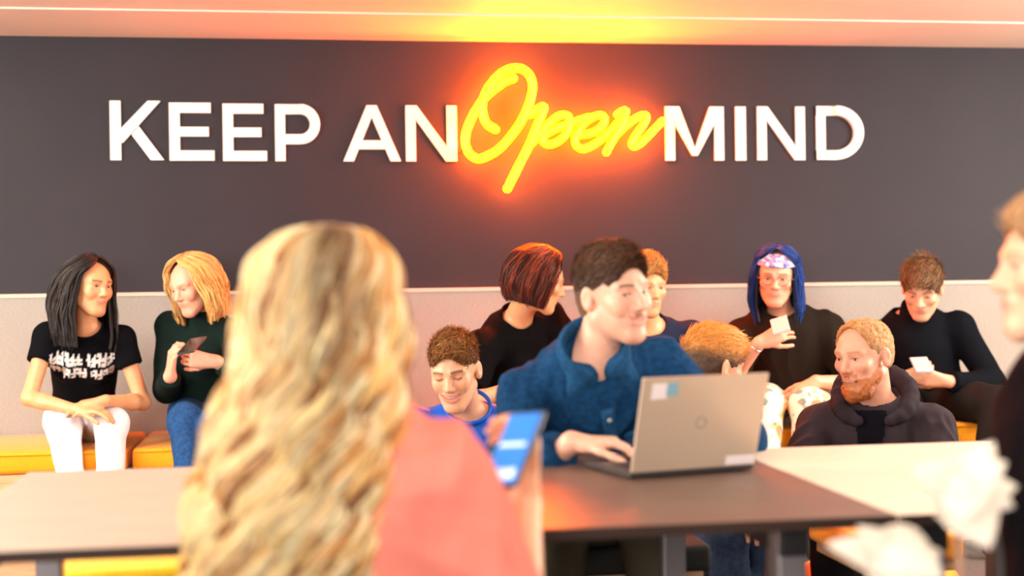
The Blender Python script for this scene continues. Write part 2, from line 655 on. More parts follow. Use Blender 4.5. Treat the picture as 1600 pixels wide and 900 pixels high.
def add_head(f, c, R, s, o):
    """o: options smile, open, eye (opening half height), jaw width, nose"""
    Lc = lambda p: c + R @ (A(p, dtype=float) * s)
    E = lambda p, r, k=0.02, Rl=None: f.add(ell(Lc(p), A(r) * s, R if Rl is None else R @ Rl), k)
    jw = o.get('jaw', 1.0)
    E((0, -0.014, 0.035), (0.075, 0.094, 0.080), 0.02)
    E((0, 0.022, 0.02), (0.066, 0.066, 0.07), 0.02)
    E((0, 0.030, -0.034), (0.057 * jw, 0.061, 0.078), 0.02)
    f.add(cone(Lc((0.050 * jw, 0.0, -0.05)), Lc((0.018, 0.066, -0.096)), 0.018 * s, 0.016 * s), 0.03)
    f.add(cone(Lc((-0.050 * jw, 0.0, -0.05)), Lc((-0.018, 0.066, -0.096)), 0.018 * s, 0.016 * s), 0.03)
    E((0, 0.070, -0.096), (0.021, 0.018, 0.018), 0.022)
    sm = o.get('smile', 0.3)
    for q in (-1, 1):
        E((q * 0.043, 0.062, -0.016 + 0.004 * sm), (0.02, 0.02, 0.018), 0.022)
        f.add(cone(Lc((q * 0.014, 0.084, 0.027)), Lc((q * 0.045, 0.070, 0.028)), 0.010 * s, 0.009 * s), 0.014)
    # eye sockets then lids
    for q in (-1, 1):
        f.cut(ell(Lc((q * 0.031, 0.101, 0.008)), A((0.018, 0.018, 0.012)) * s, R), 0.012)
        E((q * 0.031, 0.0715, 0.008), (0.0150, 0.0150, 0.0138), 0.004)
        eo = o.get('eye', 0.0042)
        if eo > 0:
            f.cut(ell(Lc((q * 0.031, 0.094, 0.0075 + o.get('eyez', 0))), A((0.0125, 0.014, eo)) * s, R), 0.002)
    # nose
    nl = o.get('nose', 1.0)
    f.add(cone(Lc((0, 0.084, 0.018)), Lc((0, 0.084 + 0.022 * nl, -0.022)), 0.0075 * s, 0.0115 * s), 0.012)
    for q in (-1, 1):
        E((q * 0.0125, 0.094, -0.027), (0.0085, 0.010, 0.0075), 0.006)
        f.cut(ell(Lc((q * 0.0065, 0.099, -0.035)), A((0.0038, 0.005, 0.004)) * s, R), 0.002)
    # muzzle, lips
    E((0, 0.070, -0.056), (0.028, 0.020, 0.024), 0.018)
    w = 0.024 + 0.011 * sm
    op = o.get('open', 0.0)
    xs = np.linspace(-w, w, 7)
    zc = -0.056
    zz = zc + sm * 0.011 * (xs / w) ** 2
    arch = np.sqrt(np.maximum(0, 1 - (xs / w) ** 2))
    for i in range(6):
        for sg, rr, off in ((1, 0.0042, 0.0032), (-1, 0.0050, -0.0040)):
            p = [(xs[j], MOUTHY(xs[j]) + 0.0005, zz[j] + off * arch[j] + sg * op * (0.35 if sg > 0 else 0.9) * arch[j]) for j in (i, i + 1)]
            f.add(cone(Lc(p[0]), Lc(p[1]), rr * s * (0.5 + 0.5 * arch[i]), rr * s * (0.5 + 0.5 * arch[i + 1])), 0.004)
    cz = 0.0 if op == 0 else -op * 0.28
    for i in range(6):
        p = [(xs[j] * 0.93, MOUTHY(xs[j]) + 0.003, zz[j] + cz * arch[j]) for j in (i, i + 1)]
        r_ = max(0.0012, op * 0.62)
        f.cut(cone(Lc(p[0]), Lc(p[1]), r_ * s * max(0.25, arch[i]), r_ * s * max(0.25, arch[i + 1])), 0.0012)
    if sm > 0.5:  # smile creases
        for q in (-1, 1):
            f.cut(cone(Lc((q * 0.021, 0.098, -0.026)), Lc((q * (w + 0.010), 0.084, -0.052)), 0.0035 * s, 0.003 * s), 0.008)
            E((q * 0.040, 0.070, -0.028), (0.016, 0.014, 0.015), 0.015)
    # ears
    for q in (-1, 1):
        Re = A([[math.cos(0.35 * q), -math.sin(0.35 * q), 0], [math.sin(0.35 * q), math.cos(0.35 * q), 0], [0, 0, 1]])
        E((q * 0.079, -0.010, 0.0), (0.0065, 0.017, 0.030), 0.006, Re)
        E((q * 0.077, -0.006, -0.02), (0.007, 0.010, 0.012), 0.006, Re)
        f.cut(ell(Lc((q * 0.0865, -0.006, 0.003)), A((0.0045, 0.009, 0.018)) * s, R @ Re), 0.003)


def head_colors(V, c, R, s, o):
    sk = A(o.get('skin', (0.82, 0.50, 0.345)))
    P = ((V - c) @ R) / s
    C = np.tile(sk, (len(V), 1))

    def mixc(m, col):
        nonlocal C
        m = np.clip(m, 0, 1)[:, None]
        C = C * (1 - m) + A(col)[None] * m
    x, y, z = P.T
    ax = np.abs(x)
    nearh = (np.abs(P) < 0.16).all(1)
    # flushed cheeks, ears, nose
    bl = np.exp(-(((ax - 0.043) / 0.022) ** 2 + ((z + 0.02) / 0.022) ** 2)) * (y > 0.02) + 0.7 * np.exp(-((ax - 0.08) / 0.012) ** 2 - (y / 0.03) ** 2 - (z / 0.035) ** 2)
    mixc(bl * 0.35 * nearh, sk * A([0.98, 0.66, 0.58]))
    sm = o.get('smile', 0.3)
    w = 0.024 + 0.011 * sm
    op = o.get('open', 0)
    zc = -0.056 + sm * 0.011 * np.clip(x / w, -1, 1) ** 2 - op * 0.3
    arch = np.sqrt(np.clip(1 - (x / w) ** 2, 0, 1))
    lip = (ax < w) * (y > 0.065) * np.clip(1.6 - np.abs(z - zc) / (0.0058 * arch + op * 0.8 * arch + 1e-4), 0, 1)
    mixc(lip * 0.8 * nearh, o.get('lips', (0.62, 0.22, 0.18)))
    if op > 0:
        inn = (ax < w * 0.95) * (y > 0.05) * (y < MOUTHY(x) - 0.002) * (np.abs(z - zc) < op * 1.0)
        mixc(inn * nearh, (0.12, 0.02, 0.02))
    bcol = o.get('brow', (0.12, 0.06, 0.03))
    br = (ax > 0.012) * (ax < 0.050) * (y > 0.045) * np.clip(1.5 - np.abs(z - (0.031 - 3.5 * (ax - 0.034) ** 2 - 0.06 * np.maximum(ax - 0.036, 0))) / o.get('browt', 0.0036), 0, 1)
    mixc(br * 0.85 * nearh, bcol)
    # lash line
    eo = o.get('eye', 0.0042)
    ez = o.get('lashz', 0.008 + (eo if eo > 0 else -0.003))
    la = (np.abs(ax - 0.031) < 0.0135) * (y > 0.06) * np.clip(1.4 - np.abs(z - (ez - 18 * (ax - 0.031) ** 2 * (1 if eo > 0 else -1))) / o.get('lash', 0.0018), 0, 1)
    mixc(la * 0.95 * nearh, (0.03, 0.015, 0.01))
    so = np.exp(-(((ax - 0.031) / 0.018) ** 2 + ((z - 0.008) / 0.014) ** 2)) * (y > 0.05)
    mixc(so * 0.35 * nearh, sk * A([0.75, 0.5, 0.45]))  # soft eye-socket shade painted into the skin colour
    bd = o.get('beard')
    if bd:
        col, amt = bd
        jaw = (y > 0.008) * (z < -0.036 + 0.25 * np.clip(0.05 - ax, 0, 1) * 0 + np.clip((0.03 - y) * 0.9, -0.02, 0.06)) * (z > -0.135)
        mou = (ax < 0.031) * (z > -0.053) * (z < -0.036) * (y > 0.07)
        m = (jaw | mou) * (1 - np.clip(lip, 0, 1)) * nearh
        m = m * ((z < -0.062) | (ax > 0.026) | mou)
        n = 0.75 + 0.25 * vnoise(V * 260)
        mixc(m * amt * n, col)
    return C


PEOPLE = []


def person(o):
    """o: dict of everything seen of one person. Returns the root Empty and frames."""
    s = o.get('s', 1.0)
    Hc = A(o['head'])
    HR = face_dir(*o['face'])
    Nk = A(o['neck'])
    Pv = A(o['pelvis'])
    TR = face_dir(o['torso'])
    side = TR[:, 0]                       # person's right
    up = nrm(Nk - Pv)
    front = nrm(np.cross(up, side))
    side = nrm(np.cross(front, up))
    TRR = np.stack([side, front, up], 1)
    shrug = o.get('shrug', 0.0)
    roll = o.get('sroll', 0.0)
    sw = o.get('sw', 0.17) * s
    Sh = {q: Nk + side * q * sw - up * (0.055 - shrug) * s + up * roll * q + front * o.get('sfwd', 0.01) for q in (1, -1)}
    root = thing('person', o['label'], 'person', (Pv[0], Pv[1], 0.0))
    h = o.get('h', 0.0042)
    f = Field(h)
    g = o.get('girth', 1.0) * s
    # trunk
    f.add(ell(Pv + up * 0.02, A((0.15, 0.10, 0.11)) * g, TRR), 0.03)
    f.add(ell(Pv + (Nk - Pv) * 0.38, A((0.125, 0.088, 0.15)) * g, TRR), 0.05)
    f.add(ell(Pv + (Nk - Pv) * 0.70, A((0.14, 0.095, 0.16)) * g, TRR), 0.05)
    for q in (1, -1):
        f.add(cone(Nk - up * 0.02, Sh[q], 0.042 * s, 0.042 * s), 0.04)
    nr = o.get('neckr', 0.052) * s
    f.add(cone(Nk - up * 0.03, Hc + HR @ (A((0, -0.022, -0.05)) * s), nr * 1.08, nr), 0.02)
    add_head(f, Hc, HR, s, o)
    # arms
    ua, fa = o.get('ua', 0.285) * s, o.get('fa', 0.25) * s
    arms = {}
    for q, key in ((1, 'armR'), (-1, 'armL')):
        a = o.get(key)
        if not a:
            continue
        E_, W_ = ik(Sh[q], A(a['wrist']), ua, fa, A(a.get('pole', (0, 0, -1))))
        arms[q] = (E_, W_, a)
        ar = o.get('armr', 1.0) * s
        f.add(cone(Sh[q], E_, 0.043 * ar, 0.036 * ar), 0.025)
        m = E_ + (W_ - E_) * 0.3
        f.add(cone(E_, m, 0.037 * ar, 0.037 * ar), 0.015)
        f.add(cone(m, W_, 0.037 * ar, 0.025 * ar), 0.02)
        fd = nrm(A(a['dir'])) if 'dir' in a else nrm(W_ - E_)
        f.add(cone(W_, W_ + fd * 0.02, 0.024 * ar, 0.019 * ar), 0.015)
        add_hand(f, W_ + fd * 0.012, fd, A(a.get('palm', (0, 0, -1))), a.get('thumb', 1), a.get('curl', 0.5), s * o.get('hs', 0.98), a.get('spread', 0.1), a.get('tc', 0.5))
    V, F = f.mesh()
    C = head_colors(V, Hc, HR, s, o)
    body = raw_obj('body', V, F, SKIN, root, C)
    # eyes, teeth
    Lc = lambda p: Hc + HR @ (A(p, dtype=float) * s)
    if o.get('eye', 0.0042) > 0:
        gz = o.get('gaze', (0, 0))
        for q in (-1, 1):
            ec = Lc((q * 0.031, 0.0712, 0.008))
            ev, ef = sphere(ec, 0.0134 * s)
            e = raw_obj('eye', ev, ef, EYEW, body)
            gd = HR @ nrm(A((math.tan(math.radians(gz[0])), 1, math.tan(math.radians(gz[1])))))
            iv, if_ = sphere(ec + gd * 0.0087 * s, 0.0062 * s, n=10)
            raw_obj('iris', iv, if_, IRIS, body)
    if o.get('open', 0) > 0:
        w = (0.024 + 0.011 * o.get('smile', 0.3)) * 0.86
        op = o['open']
        xs = np.linspace(-w, w, 11)
        vs, fs = [], []
        for i, x in enumerate(xs):
            ar_ = math.sqrt(max(0.05, 1 - (x / w) ** 2))
            z0 = -0.056 + o.get('smile', 0.3) * 0.011 * (x / w) ** 2
            yy = MOUTHY(x) - 0.0015
            for y_ in (yy, yy - 0.006):
                vs.append(Lc((x, y_, z0 + op * 0.55 * ar_ + 0.001)))
                vs.append(Lc((x, y_, z0 - op * 0.42 * ar_)))
        for i in range(len(xs) - 1):
            b = i * 4
            fs += [[b, b + 1, b + 5, b + 4], [b + 2, b + 6, b + 7, b + 3], [b, b + 4, b + 6, b + 2], [b + 1, b + 3, b + 7, b + 5]]
        raw_obj('teeth', A(vs), fs, TOOTH, body)
    fr = dict(root=root, body=body, Hc=Hc, HR=HR, s=s, Nk=Nk, Pv=Pv, TRR=TRR, Sh=Sh, arms=arms, up=up, side=side, front=front, o=o)
    # ---------------- top garment
    t = o['top']
    ft = Field(t.get('h', 0.006))
    inf = t.get('inf', 0.014)
    G = lambda r: A(r) * g + inf
    ft.add(ell(Pv + up * 0.03, G((0.155, 0.105, 0.11)), TRR), 0.03)
    ft.add(ell(Pv + (Nk - Pv) * 0.38, G((0.13, 0.092, 0.15)), TRR), 0.06)
    ft.add(ell(Pv + (Nk - Pv) * 0.70, G((0.145, 0.10, 0.16)), TRR), 0.06)
    if t.get('bust'):
        for q in (1, -1):
            ft.add(ell(Pv + (Nk - Pv) * 0.66 + front * 0.095 * g + side * q * 0.065 * g, A((0.062, 0.05, 0.062)) * g, TRR), 0.04)
    sr = t.get('sleeve_r', 0.058) * s
    for q in (1, -1):
        ft.add(cone(Nk - up * 0.035, Sh[q] - up * 0.004, 0.045 * s, sr * 0.93), 0.04)
        if q in arms:
            E_, W_, a = arms[q]
            ln = t.get('sleeve', 'short')
            if ln == 'short':
                e = Sh[q] + (E_ - Sh[q]) * t.get('slen', 0.62)
                ft.add(cone(Sh[q], e, sr, sr * 0.95), 0.03)
                ft.cut(_endcut(e, nrm(E_ - Sh[q]), 0.11), 0.002)
            else:
                ft.add(cone(Sh[q], E_, sr, sr * 0.86), 0.03)
                e = E_ + (W_ - E_) * t.get('flen', 0.93)
                ft.add(cone(E_, e, sr * 0.86, sr * t.get('cuff', 0.66)), 0.025)
                ft.cut(_endcut(e, nrm(W_ - E_), 0.06), 0.002)
        else:
            e = Sh[q] - up * 0.2 + side * q * 0.03
            ft.add(cone(Sh[q], e, sr, sr * 0.9), 0.03)
    nh = t.get('neckhole', 0.064) * s
    if nh > 0:
        ft.cut(cone(Nk + up * 0.012 + front * t.get('scoop', 0.012), Nk + up * 0.16 + front * 0.03, nh, nh * 1.3), 0.008)
    if t.get('neck') == 'roll':
        ft.add(cone(Nk - up * 0.01, Nk + (Hc - Nk) * 0.42, nr * 1.22, nr * 1.18), 0.02)
        ft.cut(_endcut(Nk + (Hc - Nk) * 0.46, nrm(Hc - Nk), 0.09), 0.003)
    V, F = ft.mesh()
    V = folds(V, F, t.get('fold', 0.005), t.get('fscale', 9.0), o.get('seed', 3))
    col = np.tile(A(t['col']), (len(V), 1))
    if 'colfn' in t:
        col = t['colfn'](V, col, fr)
    fr['top'] = raw_obj(t.get('name', 'shirt'), V, F, t.get('mat', CLOTHV), root, col)
    fr['topVF'] = (V, F)
    if t.get('neck') == 'crew':
        c0 = Nk + up * 0.022 * s + front * (0.012 + t.get('scoop', 0.012) * 0.6)
        n_ = 40
        pts = []
        for i in range(n_ + 1):
            a = 2 * math.pi * i / n_
            rr = nh * 1.12
            pts.append(c0 + side * math.sin(a) * rr * 1.02 + front * math.cos(a) * rr * 0.98 + up * (-0.030 * math.cos(a) - 0.004) * s)
        rad = np.full((1, n_ + 1), 0.0062 * s)
        vv, ff = tubes(A(pts)[None], rad, up, 8, 1.3)
        raw_obj('collar', vv, ff, t.get('mat', CLOTHV), root, np.tile(A(t.get('ccol', t['col'])), (len(vv), 1)))
    # ---------------- trousers and shoes
    b = o.get('legs')
    if b:
        fl = Field(0.0075)
        fl.add(ell(Pv + A((0, 0, -0.005)), A((0.172, 0.135, 0.105)) * g, TRR), 0.03)
        fr['legs'] = []
        for q, key in ((1, 'kneeR'), (-1, 'kneeL')):
            K = A(b[key])
            hip = Pv + side * q * 0.085 * g + A((0, 0, -0.01))
            K = hip + nrm(K - hip) * b.get('th', 0.42) * s
            An = A(b['ank' + key[-1]])
            An = K + nrm(An - K) * min(b.get('sk', 0.40) * s, np.linalg.norm(An - K))
            tr = b.get('r', 1.0) * s
            fl.add(cone(hip, K, 0.092 * tr, 0.066 * tr), 0.05)
            fl.add(cone(K, An, 0.064 * tr, b.get('hem', 0.05) * tr), 0.03)
            fr['legs'].append((hip, K, An))
        V, F = fl.mesh()
        V = folds(V, F, b.get('fold', 0.006), 8, o.get('seed', 3) + 20, (0.6, 0.6, 1))
        col = np.tile(A(b['col']), (len(V), 1))
        if 'colfn' in b:
            col = b['colfn'](V, col, fr)
        raw_obj('trousers', V, F, b.get('mat', CLOTHV), root, col)
        for q, (hip, K, An) in zip((1, -1), fr['legs']):
            tf = TR[:, 1]
            fs_ = Field(0.007)
            an = A([An[0], An[1], max(An[2] - 0.02, 0.075)])
            fs_.add(cone(an, an + A([0, 0, -0.035]), 0.042, 0.04), 0.02)
            fs_.add(cone(an + A([0, 0, -0.035]), A([an[0], an[1], 0.04]) + tf * 0.14, 0.042, 0.034, (0, 0, 1), 0.8), 0.03)
            fs_.cut((lambda X, Y, Z: (Z - 0.012) + 0 * X + 0 * Y, an - 0.3, an + 0.3), 0.004)
            V, F = fs_.mesh()
            if len(V):
                raw_obj('shoe', V, F, RUBBER, root)
    PEOPLE.append(fr)
    return fr


def _endcut(e, n, r):
    """cut away a short round slab beyond point e in direction n"""
    n = nrm(n)
    c = e + n * r * 0.5
    e = A(e)

    def fn(X, Y, Z):
        x, y, z = X - e[0], Y - e[1], Z - e[2]
        al = x * n[0] + y * n[1] + z * n[2]
        rr = np.sqrt(np.maximum(x * x + y * y + z * z - al * al, 0))
        return np.maximum(-al, rr - r)
    return fn, e - r, e + r


# ------------------------------------------------------------------ hair
def cap_hair(fr, col, thick=0.012, top=0.0, line=0.075, back=-0.05, length=0.02, n=1500, flow=(0, 0.5, 0.4), tip=None, r=0.0011, nz=0.25, hh=None, burn=0.0, recede=0.0, sway=0.5, bright=0.35, fade=None, fz=0.03):
    c, R, s = fr['Hc'], fr['HR'], fr['s']
    Lc = lambda p: c + R @ (A(p, dtype=float) * s)
    f = Field(hh or fr['o'].get('h', 0.0042))
    f.add(ell(Lc((0, -0.016, 0.036 + top * 0.5)), A((0.0755 + thick, 0.095 + thick, 0.081 + thick + top * 0.5)) * s, R), 0.01)
    f.add(ell(Lc((0, 0.024, 0.055 + top * 0.6)), A((0.060 + thick * 0.7, 0.056 + thick, 0.058 + thick + top * 0.4)) * s, R), 0.02)
    f.add(ell(Lc((0, -0.05, -0.02)), A((0.055 + thick * .7, 0.05 + thick, 0.06)) * s, R), 0.03)
    # keep the face, ears and nape clear
    f.cut(ell(Lc((0, 0.108, line - 0.107)), A((0.0735, 0.088 + recede, 0.108)) * s, R), 0.006)
    for q in (-1, 1):
        f.cut(ell(Lc((q * 0.09, 0.002 + burn, -0.018)), A((0.028, 0.030, 0.042)) * s, R), 0.004)
    f.cut((lambda X, Y, Z: ((X - Lc((0, 0, back))[0]) * R[0, 2] + (Y - Lc((0, 0, back))[1]) * R[1, 2] + (Z - Lc((0, 0, back))[2]) * R[2, 2]) + 0.0, c - 0.3, c + 0.3), 0.01)
    V, F = f.mesh()
    N = normals(V, F)
    V2 = V + N * (vnoise(V * 70) * 0.0022 + vnoise(V * 160, 3) * 0.001)[:, None]
    P = ((V - c) @ R) / s
    base = A(col)[None] * (0.85 + 0.25 * vnoise(V * 90, 4))[:, None]
    if fade is not None:
        m = np.clip((fz - P[:, 2]) / 0.04, 0, 1)[:, None]
        base = base * (1 - m) + A(fade)[None] * m
    hair = raw_obj('hair', V2, F, CAP, fr['root'], base)
    ok = np.where((P[:, 2] > back + 0.01))[0]
    if n and len(ok):
        pick = ok[RNG.randint(0, len(ok), n)]
        p0 = V[pick] - N[pick] * 0.003
        fl = (R @ A(flow, dtype=float))[None] + RNG.normal(0, nz * 0.55, (n, 3))
        fl -= N[pick] * (fl * N[pick]).sum(1)[:, None] * 0.85
        fl -= N[pick] * np.minimum((fl * N[pick]).sum(1), 0)[:, None] * 1.1
        d = fl + N[pick] * sway * 0.45
        d /= np.linalg.norm(d, axis=1, keepdims=True)
        hz = np.clip((P[pick, 2] + 0.02) / 0.10, 0.25, 1.0)
        ln = length * s * RNG.uniform(0.6, 1.2, n) * hz
        M = 5
        t = np.linspace(0, 1, M)[None, :, None]
        cur = fl / (np.linalg.norm(fl, axis=1, keepdims=True) + 1e-9)
        paths = p0[:, None] + d[:, None] * ln[:, None, None] * t + (cur[:, None] - N[pick][:, None] * 0.35) * ln[:, None, None] * 0.35 * t ** 2
        rad = r * np.linspace(1.3, 0.25, M)[None] * RNG.uniform(0.7, 1.4, (n, 1))
        VV, FF = tubes(paths, rad, N[pick][:, None], 3)
        c0 = A(col)[None] * RNG.uniform(0.7, 1.3 + bright, (n, 1))
        if tip is not None:
            m = RNG.uniform(0, 1, (n, 1)) ** 1.5 * np.clip((P[pick, 2:3] + 0.0) / 0.08, 0, 1)
            c0 = c0 * (1 - m) + A(tip)[None] * m
        if fade is not None:
            m = np.clip((fz - P[pick, 2:3]) / 0.04, 0, 1)
            c0 = c0 * (1 - m) + A(fade)[None] * m
        CC = np.repeat(c0, M * 3, axis=0)
        raw_obj('hair_tuft', VV, FF, HAIR, hair, CC)['kind'] = 'stuff'
    return hair


def long_hair(fr, prof, cols, nlock=160, nstr=8, face=55, face_s=0.32, wave=0.0, wfreq=3.0, M=44, r=0.0016, clump=0.012, frame=None, seed=1, sh=0.9, root=None, length=(0.8, 1.0), name='hair', rootlen=0.3, zones=None, coherent=False):
    """prof: knots (z, rx, ry, ox, oy) in the head frame from crown to tips"""
    rg = np.random.RandomState(seed)
    c, s = fr['Hc'], fr['s']
    R = fr['HR'] if frame is None else frame
    pr = A(prof, dtype=float)
    ks = np.linspace(0, 1, len(pr))
    # dense parameter by arc length of profile
    tt = np.linspace(0, 1, 200)
    dn = np.stack([np.interp(tt, ks, pr[:, i]) for i in range(5)], 1)
    ker = np.ones(15) / 15
    pad = np.vstack([np.repeat(dn[:1], 7, 0), dn, np.repeat(dn[-1:], 7, 0)])
    dn = np.stack([np.convolve(pad[:, i], ker, 'valid') for i in range(5)], 1)
    dn[0, 1:3] = 0.004
    L = np.r_[0, np.cumsum(np.hypot(np.diff(dn[:, 0]), np.diff(dn[:, 2])))]
    L /= L[-1]

    def shell(a, t, k):
        q = [np.interp(t, L, dn[:, i]) for i in range(5)]
        return np.stack([q[1] * np.sin(a) * k + q[3], q[2] * np.cos(a) * k + q[4], q[0] + 0 * a - (1 - k) * 0.08 * np.clip(1 - t * 3, 0, 1)], -1)

    def faceang(t):
        return math.radians(face) * np.clip((t - face_s * 0.35) / (face_s * 0.65), 0, 1) ** 0.7
    # inner mass so the scalp never shows
    n1, n2 = 40, 60
    lim = math.radians(face) + 0.12
    aa = np.linspace(lim, 2 * math.pi - lim, n1)
    ts = np.linspace(0.0, 0.97, n2)
    T_, A_ = np.meshgrid(ts, aa, indexing='ij')
    fa = faceang(T_)
    Aw = np.where(A_ < math.pi, np.pi - (np.pi - A_) * (np.pi - fa) / (np.pi - lim), np.pi + (A_ - np.pi) * (np.pi - fa) / (np.pi - lim))
    vo = shell(Aw, T_, sh)
    vi = shell(Aw, T_, sh - 0.10)
    VV = np.vstack([vo.reshape(-1, 3), vi.reshape(-1, 3)])
    nn = n1 * n2
    FFl = []
    for i in range(n2 - 1):
        for j in range(n1 - 1):
            a0 = i * n1 + j
            FFl.append([a0, a0 + 1, a0 + n1 + 1, a0 + n1])
            FFl.append([nn + a0, nn + a0 + n1, nn + a0 + n1 + 1, nn + a0 + 1])
    for i in range(n2 - 1):
        for j in (0, n1 - 1):
            a0 = i * n1 + j
            FFl.append([a0, a0 + n1, nn + a0 + n1, nn + a0])
    for j in range(n1 - 1):
        a0 = (n2 - 1) * n1 + j
        FFl.append([a0, a0 + 1, nn + a0 + 1, nn + a0])
    VV = c + (VV * s) @ R.T
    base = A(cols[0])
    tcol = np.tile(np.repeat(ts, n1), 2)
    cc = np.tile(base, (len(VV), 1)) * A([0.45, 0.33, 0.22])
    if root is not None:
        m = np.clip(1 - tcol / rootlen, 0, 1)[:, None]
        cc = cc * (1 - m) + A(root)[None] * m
    hair = raw_obj(name, VV, A(FFl), CAP, fr['root'], cc)
    # locks
    a0 = rg.uniform(0, 2 * math.pi, nlock)
    sgn = np.where(a0 < math.pi, 1, -1)
    ab = np.where(a0 < math.pi, a0, 2 * math.pi - a0)          # 0 front .. pi back
    k0 = 0.90 + 0.13 * rg.uniform(0, 1, nlock) ** 0.7
    tend = rg.uniform(length[0], length[1], nlock)
    t0 = rg.uniform(0.0, 0.10, nlock)
    ph = rg.uniform(0, 6.28, nlock)
    fq = wfreq * rg.uniform(0.75, 1.25, nlock)
    if coherent:
        ph = a0 * 3.0 + rg.normal(0, 0.45, nlock)
        fq = wfreq * rg.uniform(0.95, 1.05, nlock)
    N = nlock * nstr
    li = np.repeat(np.arange(nlock), nstr)
    t = t0[li][:, None] + (tend[li] - t0[li])[:, None] * np.linspace(0, 1, M)[None]
    fa = faceang(t)
    az = fa + (ab[li][:, None]) * (math.pi - fa) / math.pi
    amp = wave * np.clip(t * 2.2 - 0.25, 0, 1)
    wv = 2 * math.pi * fq[li][:, None] * t + ph[li][:, None]
    az = az * sgn[li][:, None] + amp * np.sin(wv) / 0.12 * 0.7
    kk = k0[li][:, None] + amp / 0.12 * 0.55 * np.cos(wv)
    P = shell(az, t, kk)
    # strands inside a lock
    ca, cr = rg.uniform(0, 6.28, N), np.sqrt(rg.uniform(0, 1, N))
    wdt = clump * (0.35 + 1.0 * np.clip(t * 2, 0, 1)) * (1 - 0.65 * np.linspace(0, 1, M)[None] ** 3)
    tw = ca[:, None] + wv * 0.35
    P[..., 0] += cr[:, None] * wdt * np.cos(tw) * np.abs(np.cos(az)) + cr[:, None] * wdt * 0.5 * np.sin(tw) * np.sin(az)
    P[..., 1] += cr[:, None] * wdt * np.cos(tw) * np.abs(np.sin(az)) + cr[:, None] * wdt * 0.5 * np.sin(tw) * np.cos(az)
    P = P + rg.normal(0, 0.0012, (N, 1, 3))
    Wd = c + (P.reshape(-1, 3) * s) @ R.T
    Wd = Wd.reshape(N, M, 3)
    rad = r * rg.uniform(0.7, 1.5, (N, 1)) * (1 - 0.75 * np.linspace(0, 1, M)[None] ** 4)
    V, F = tubes(Wd, rad, (R @ A([0.01, 0.02, 1.0]))[None, None] + A([0, 0.3, 0])[None, None] + 0 * Wd, 4)
    ci = rg.randint(0, len(cols), nlock)[li]
    col = A(cols)[ci] * rg.uniform(0.75, 1.25, (N, 1))
    col = np.repeat(col[:, None], M, 1)
    if root is not None:
        m = np.clip(1 - t / (rootlen * rg.uniform(0.4, 1.6, (N, 1))), 0, 1)[..., None]
        if zones is not None:
            m = m * zones(az)[..., None]
        col = col * (1 - m) + A(root)[None, None] * m
    CC = np.repeat(col.reshape(-1, 3), 4, axis=0)
    raw_obj('hair_lock', V, F, HAIR, hair, np.clip(CC, 0, 1))['kind'] = 'stuff'
    return hair


def gbox(name, o, X, Y, Z, lo, hi, m, parent=None, bev=0.0, origin=None):
    """box in a local frame with origin o and axes X, Y, Z"""
    lo, hi = A(lo, dtype=float), A(hi, dtype=float)
    P, F = boxv((lo + hi) / 2, hi - lo, None, bev)
    R = np.stack([X, Y, Z], 1)
    return raw_obj(name, P @ R.T + A(o), F, m, parent, smooth=False, origin=origin)


def phone(c, X, Y, size, label, body=PHONE, scr=DARKSCR, extra=None, group=None):
    """phone centred c, X width axis, Y height axis, screen towards X x Y"""
    X, Y = nrm(X), nrm(Y - nrm(X) * (A(Y) @ nrm(X)))
    Z = np.cross(X, Y)
    w, hgt, t = size
    ph = thing('phone', label, 'phone', c)
    gbox('case', c, X, Y, Z, (-w / 2, -hgt / 2, -t / 2), (w / 2, hgt / 2, t / 2), body, ph, bev=0.0025)
    sc_ = gbox('screen', c, X, Y, Z, (-w / 2 + 0.003, -hgt / 2 + 0.004, t / 2 - 0.0005), (w / 2 - 0.003, hgt / 2 - 0.004, t / 2 + 0.0006), scr, ph)
    gbox('camera_lens', c, X, Y, Z, (w / 2 - 0.025, hgt / 2 - 0.028, -t / 2 - 0.0015), (w / 2 - 0.006, hgt / 2 - 0.006, -t / 2 + 0.0005), DARKSCR, ph, bev=0.001)
    if extra:
        for q in extra:
            gbox('screen_panel', c, X, Y, Z, (q[0] * w, q[1] * hgt, t / 2), (q[2] * w, q[3] * hgt, t / 2 + 0.0012), SCREENW, ph)
    return ph


# ================================================================== SETTING
YW = 6.43          # wall plane
ZT = 0.74          # table top


def onwall(u, v, y=YW):
    d = fwd + CR * (u - 800.0) / FPX + CU * (450.0 - v) / FPX
    return CAM + d * ((y - CAM[1]) / d[1])


def D(r, u, t):
    return CR * r + CU * u + fwd * t


struct(box('floor', (0.5, 2.6, -0.05), (11, 9.4, 0.1), FLOOR))
struct(box('wall_back', (0.5, YW + 0.06, 1.5), (11, 0.12, 3.0), WALLD))
struct(box('trim_1', (0.5, YW - 0.31, 2.32), (11, 0.62, 0.08), CEIL, bev=0.004))
struct(box('ceiling', (0.5, 2.6, 2.337), (11, 9.4, 0.1), CEIL))
struct(box('baseboard_back', (0.5, YW - 0.008, 0.04), (11, 0.016, 0.08), BLACKM))

# upholstered panel behind the bench
wp = thing('wall_panel', 'long beige fabric wall panel behind the bench, under the charcoal wall', 'wall panel', (0.5, YW - 0.03, 0.0))
for i in range(4):
    x0 = -3.0 + i * 2.0
    if i:
        pass
    box('padded_panel', (x0 + 1.0, YW - 0.028, 0.60), (1.994, 0.05, 1.03), FELT, wp, bev=0.006)
box('top_rail', (1.0, YW - 0.030, 1.122), (8.0, 0.058, 0.018), FELTD, wp, bev=0.003)

# ---------------- letters
TS = 0.178


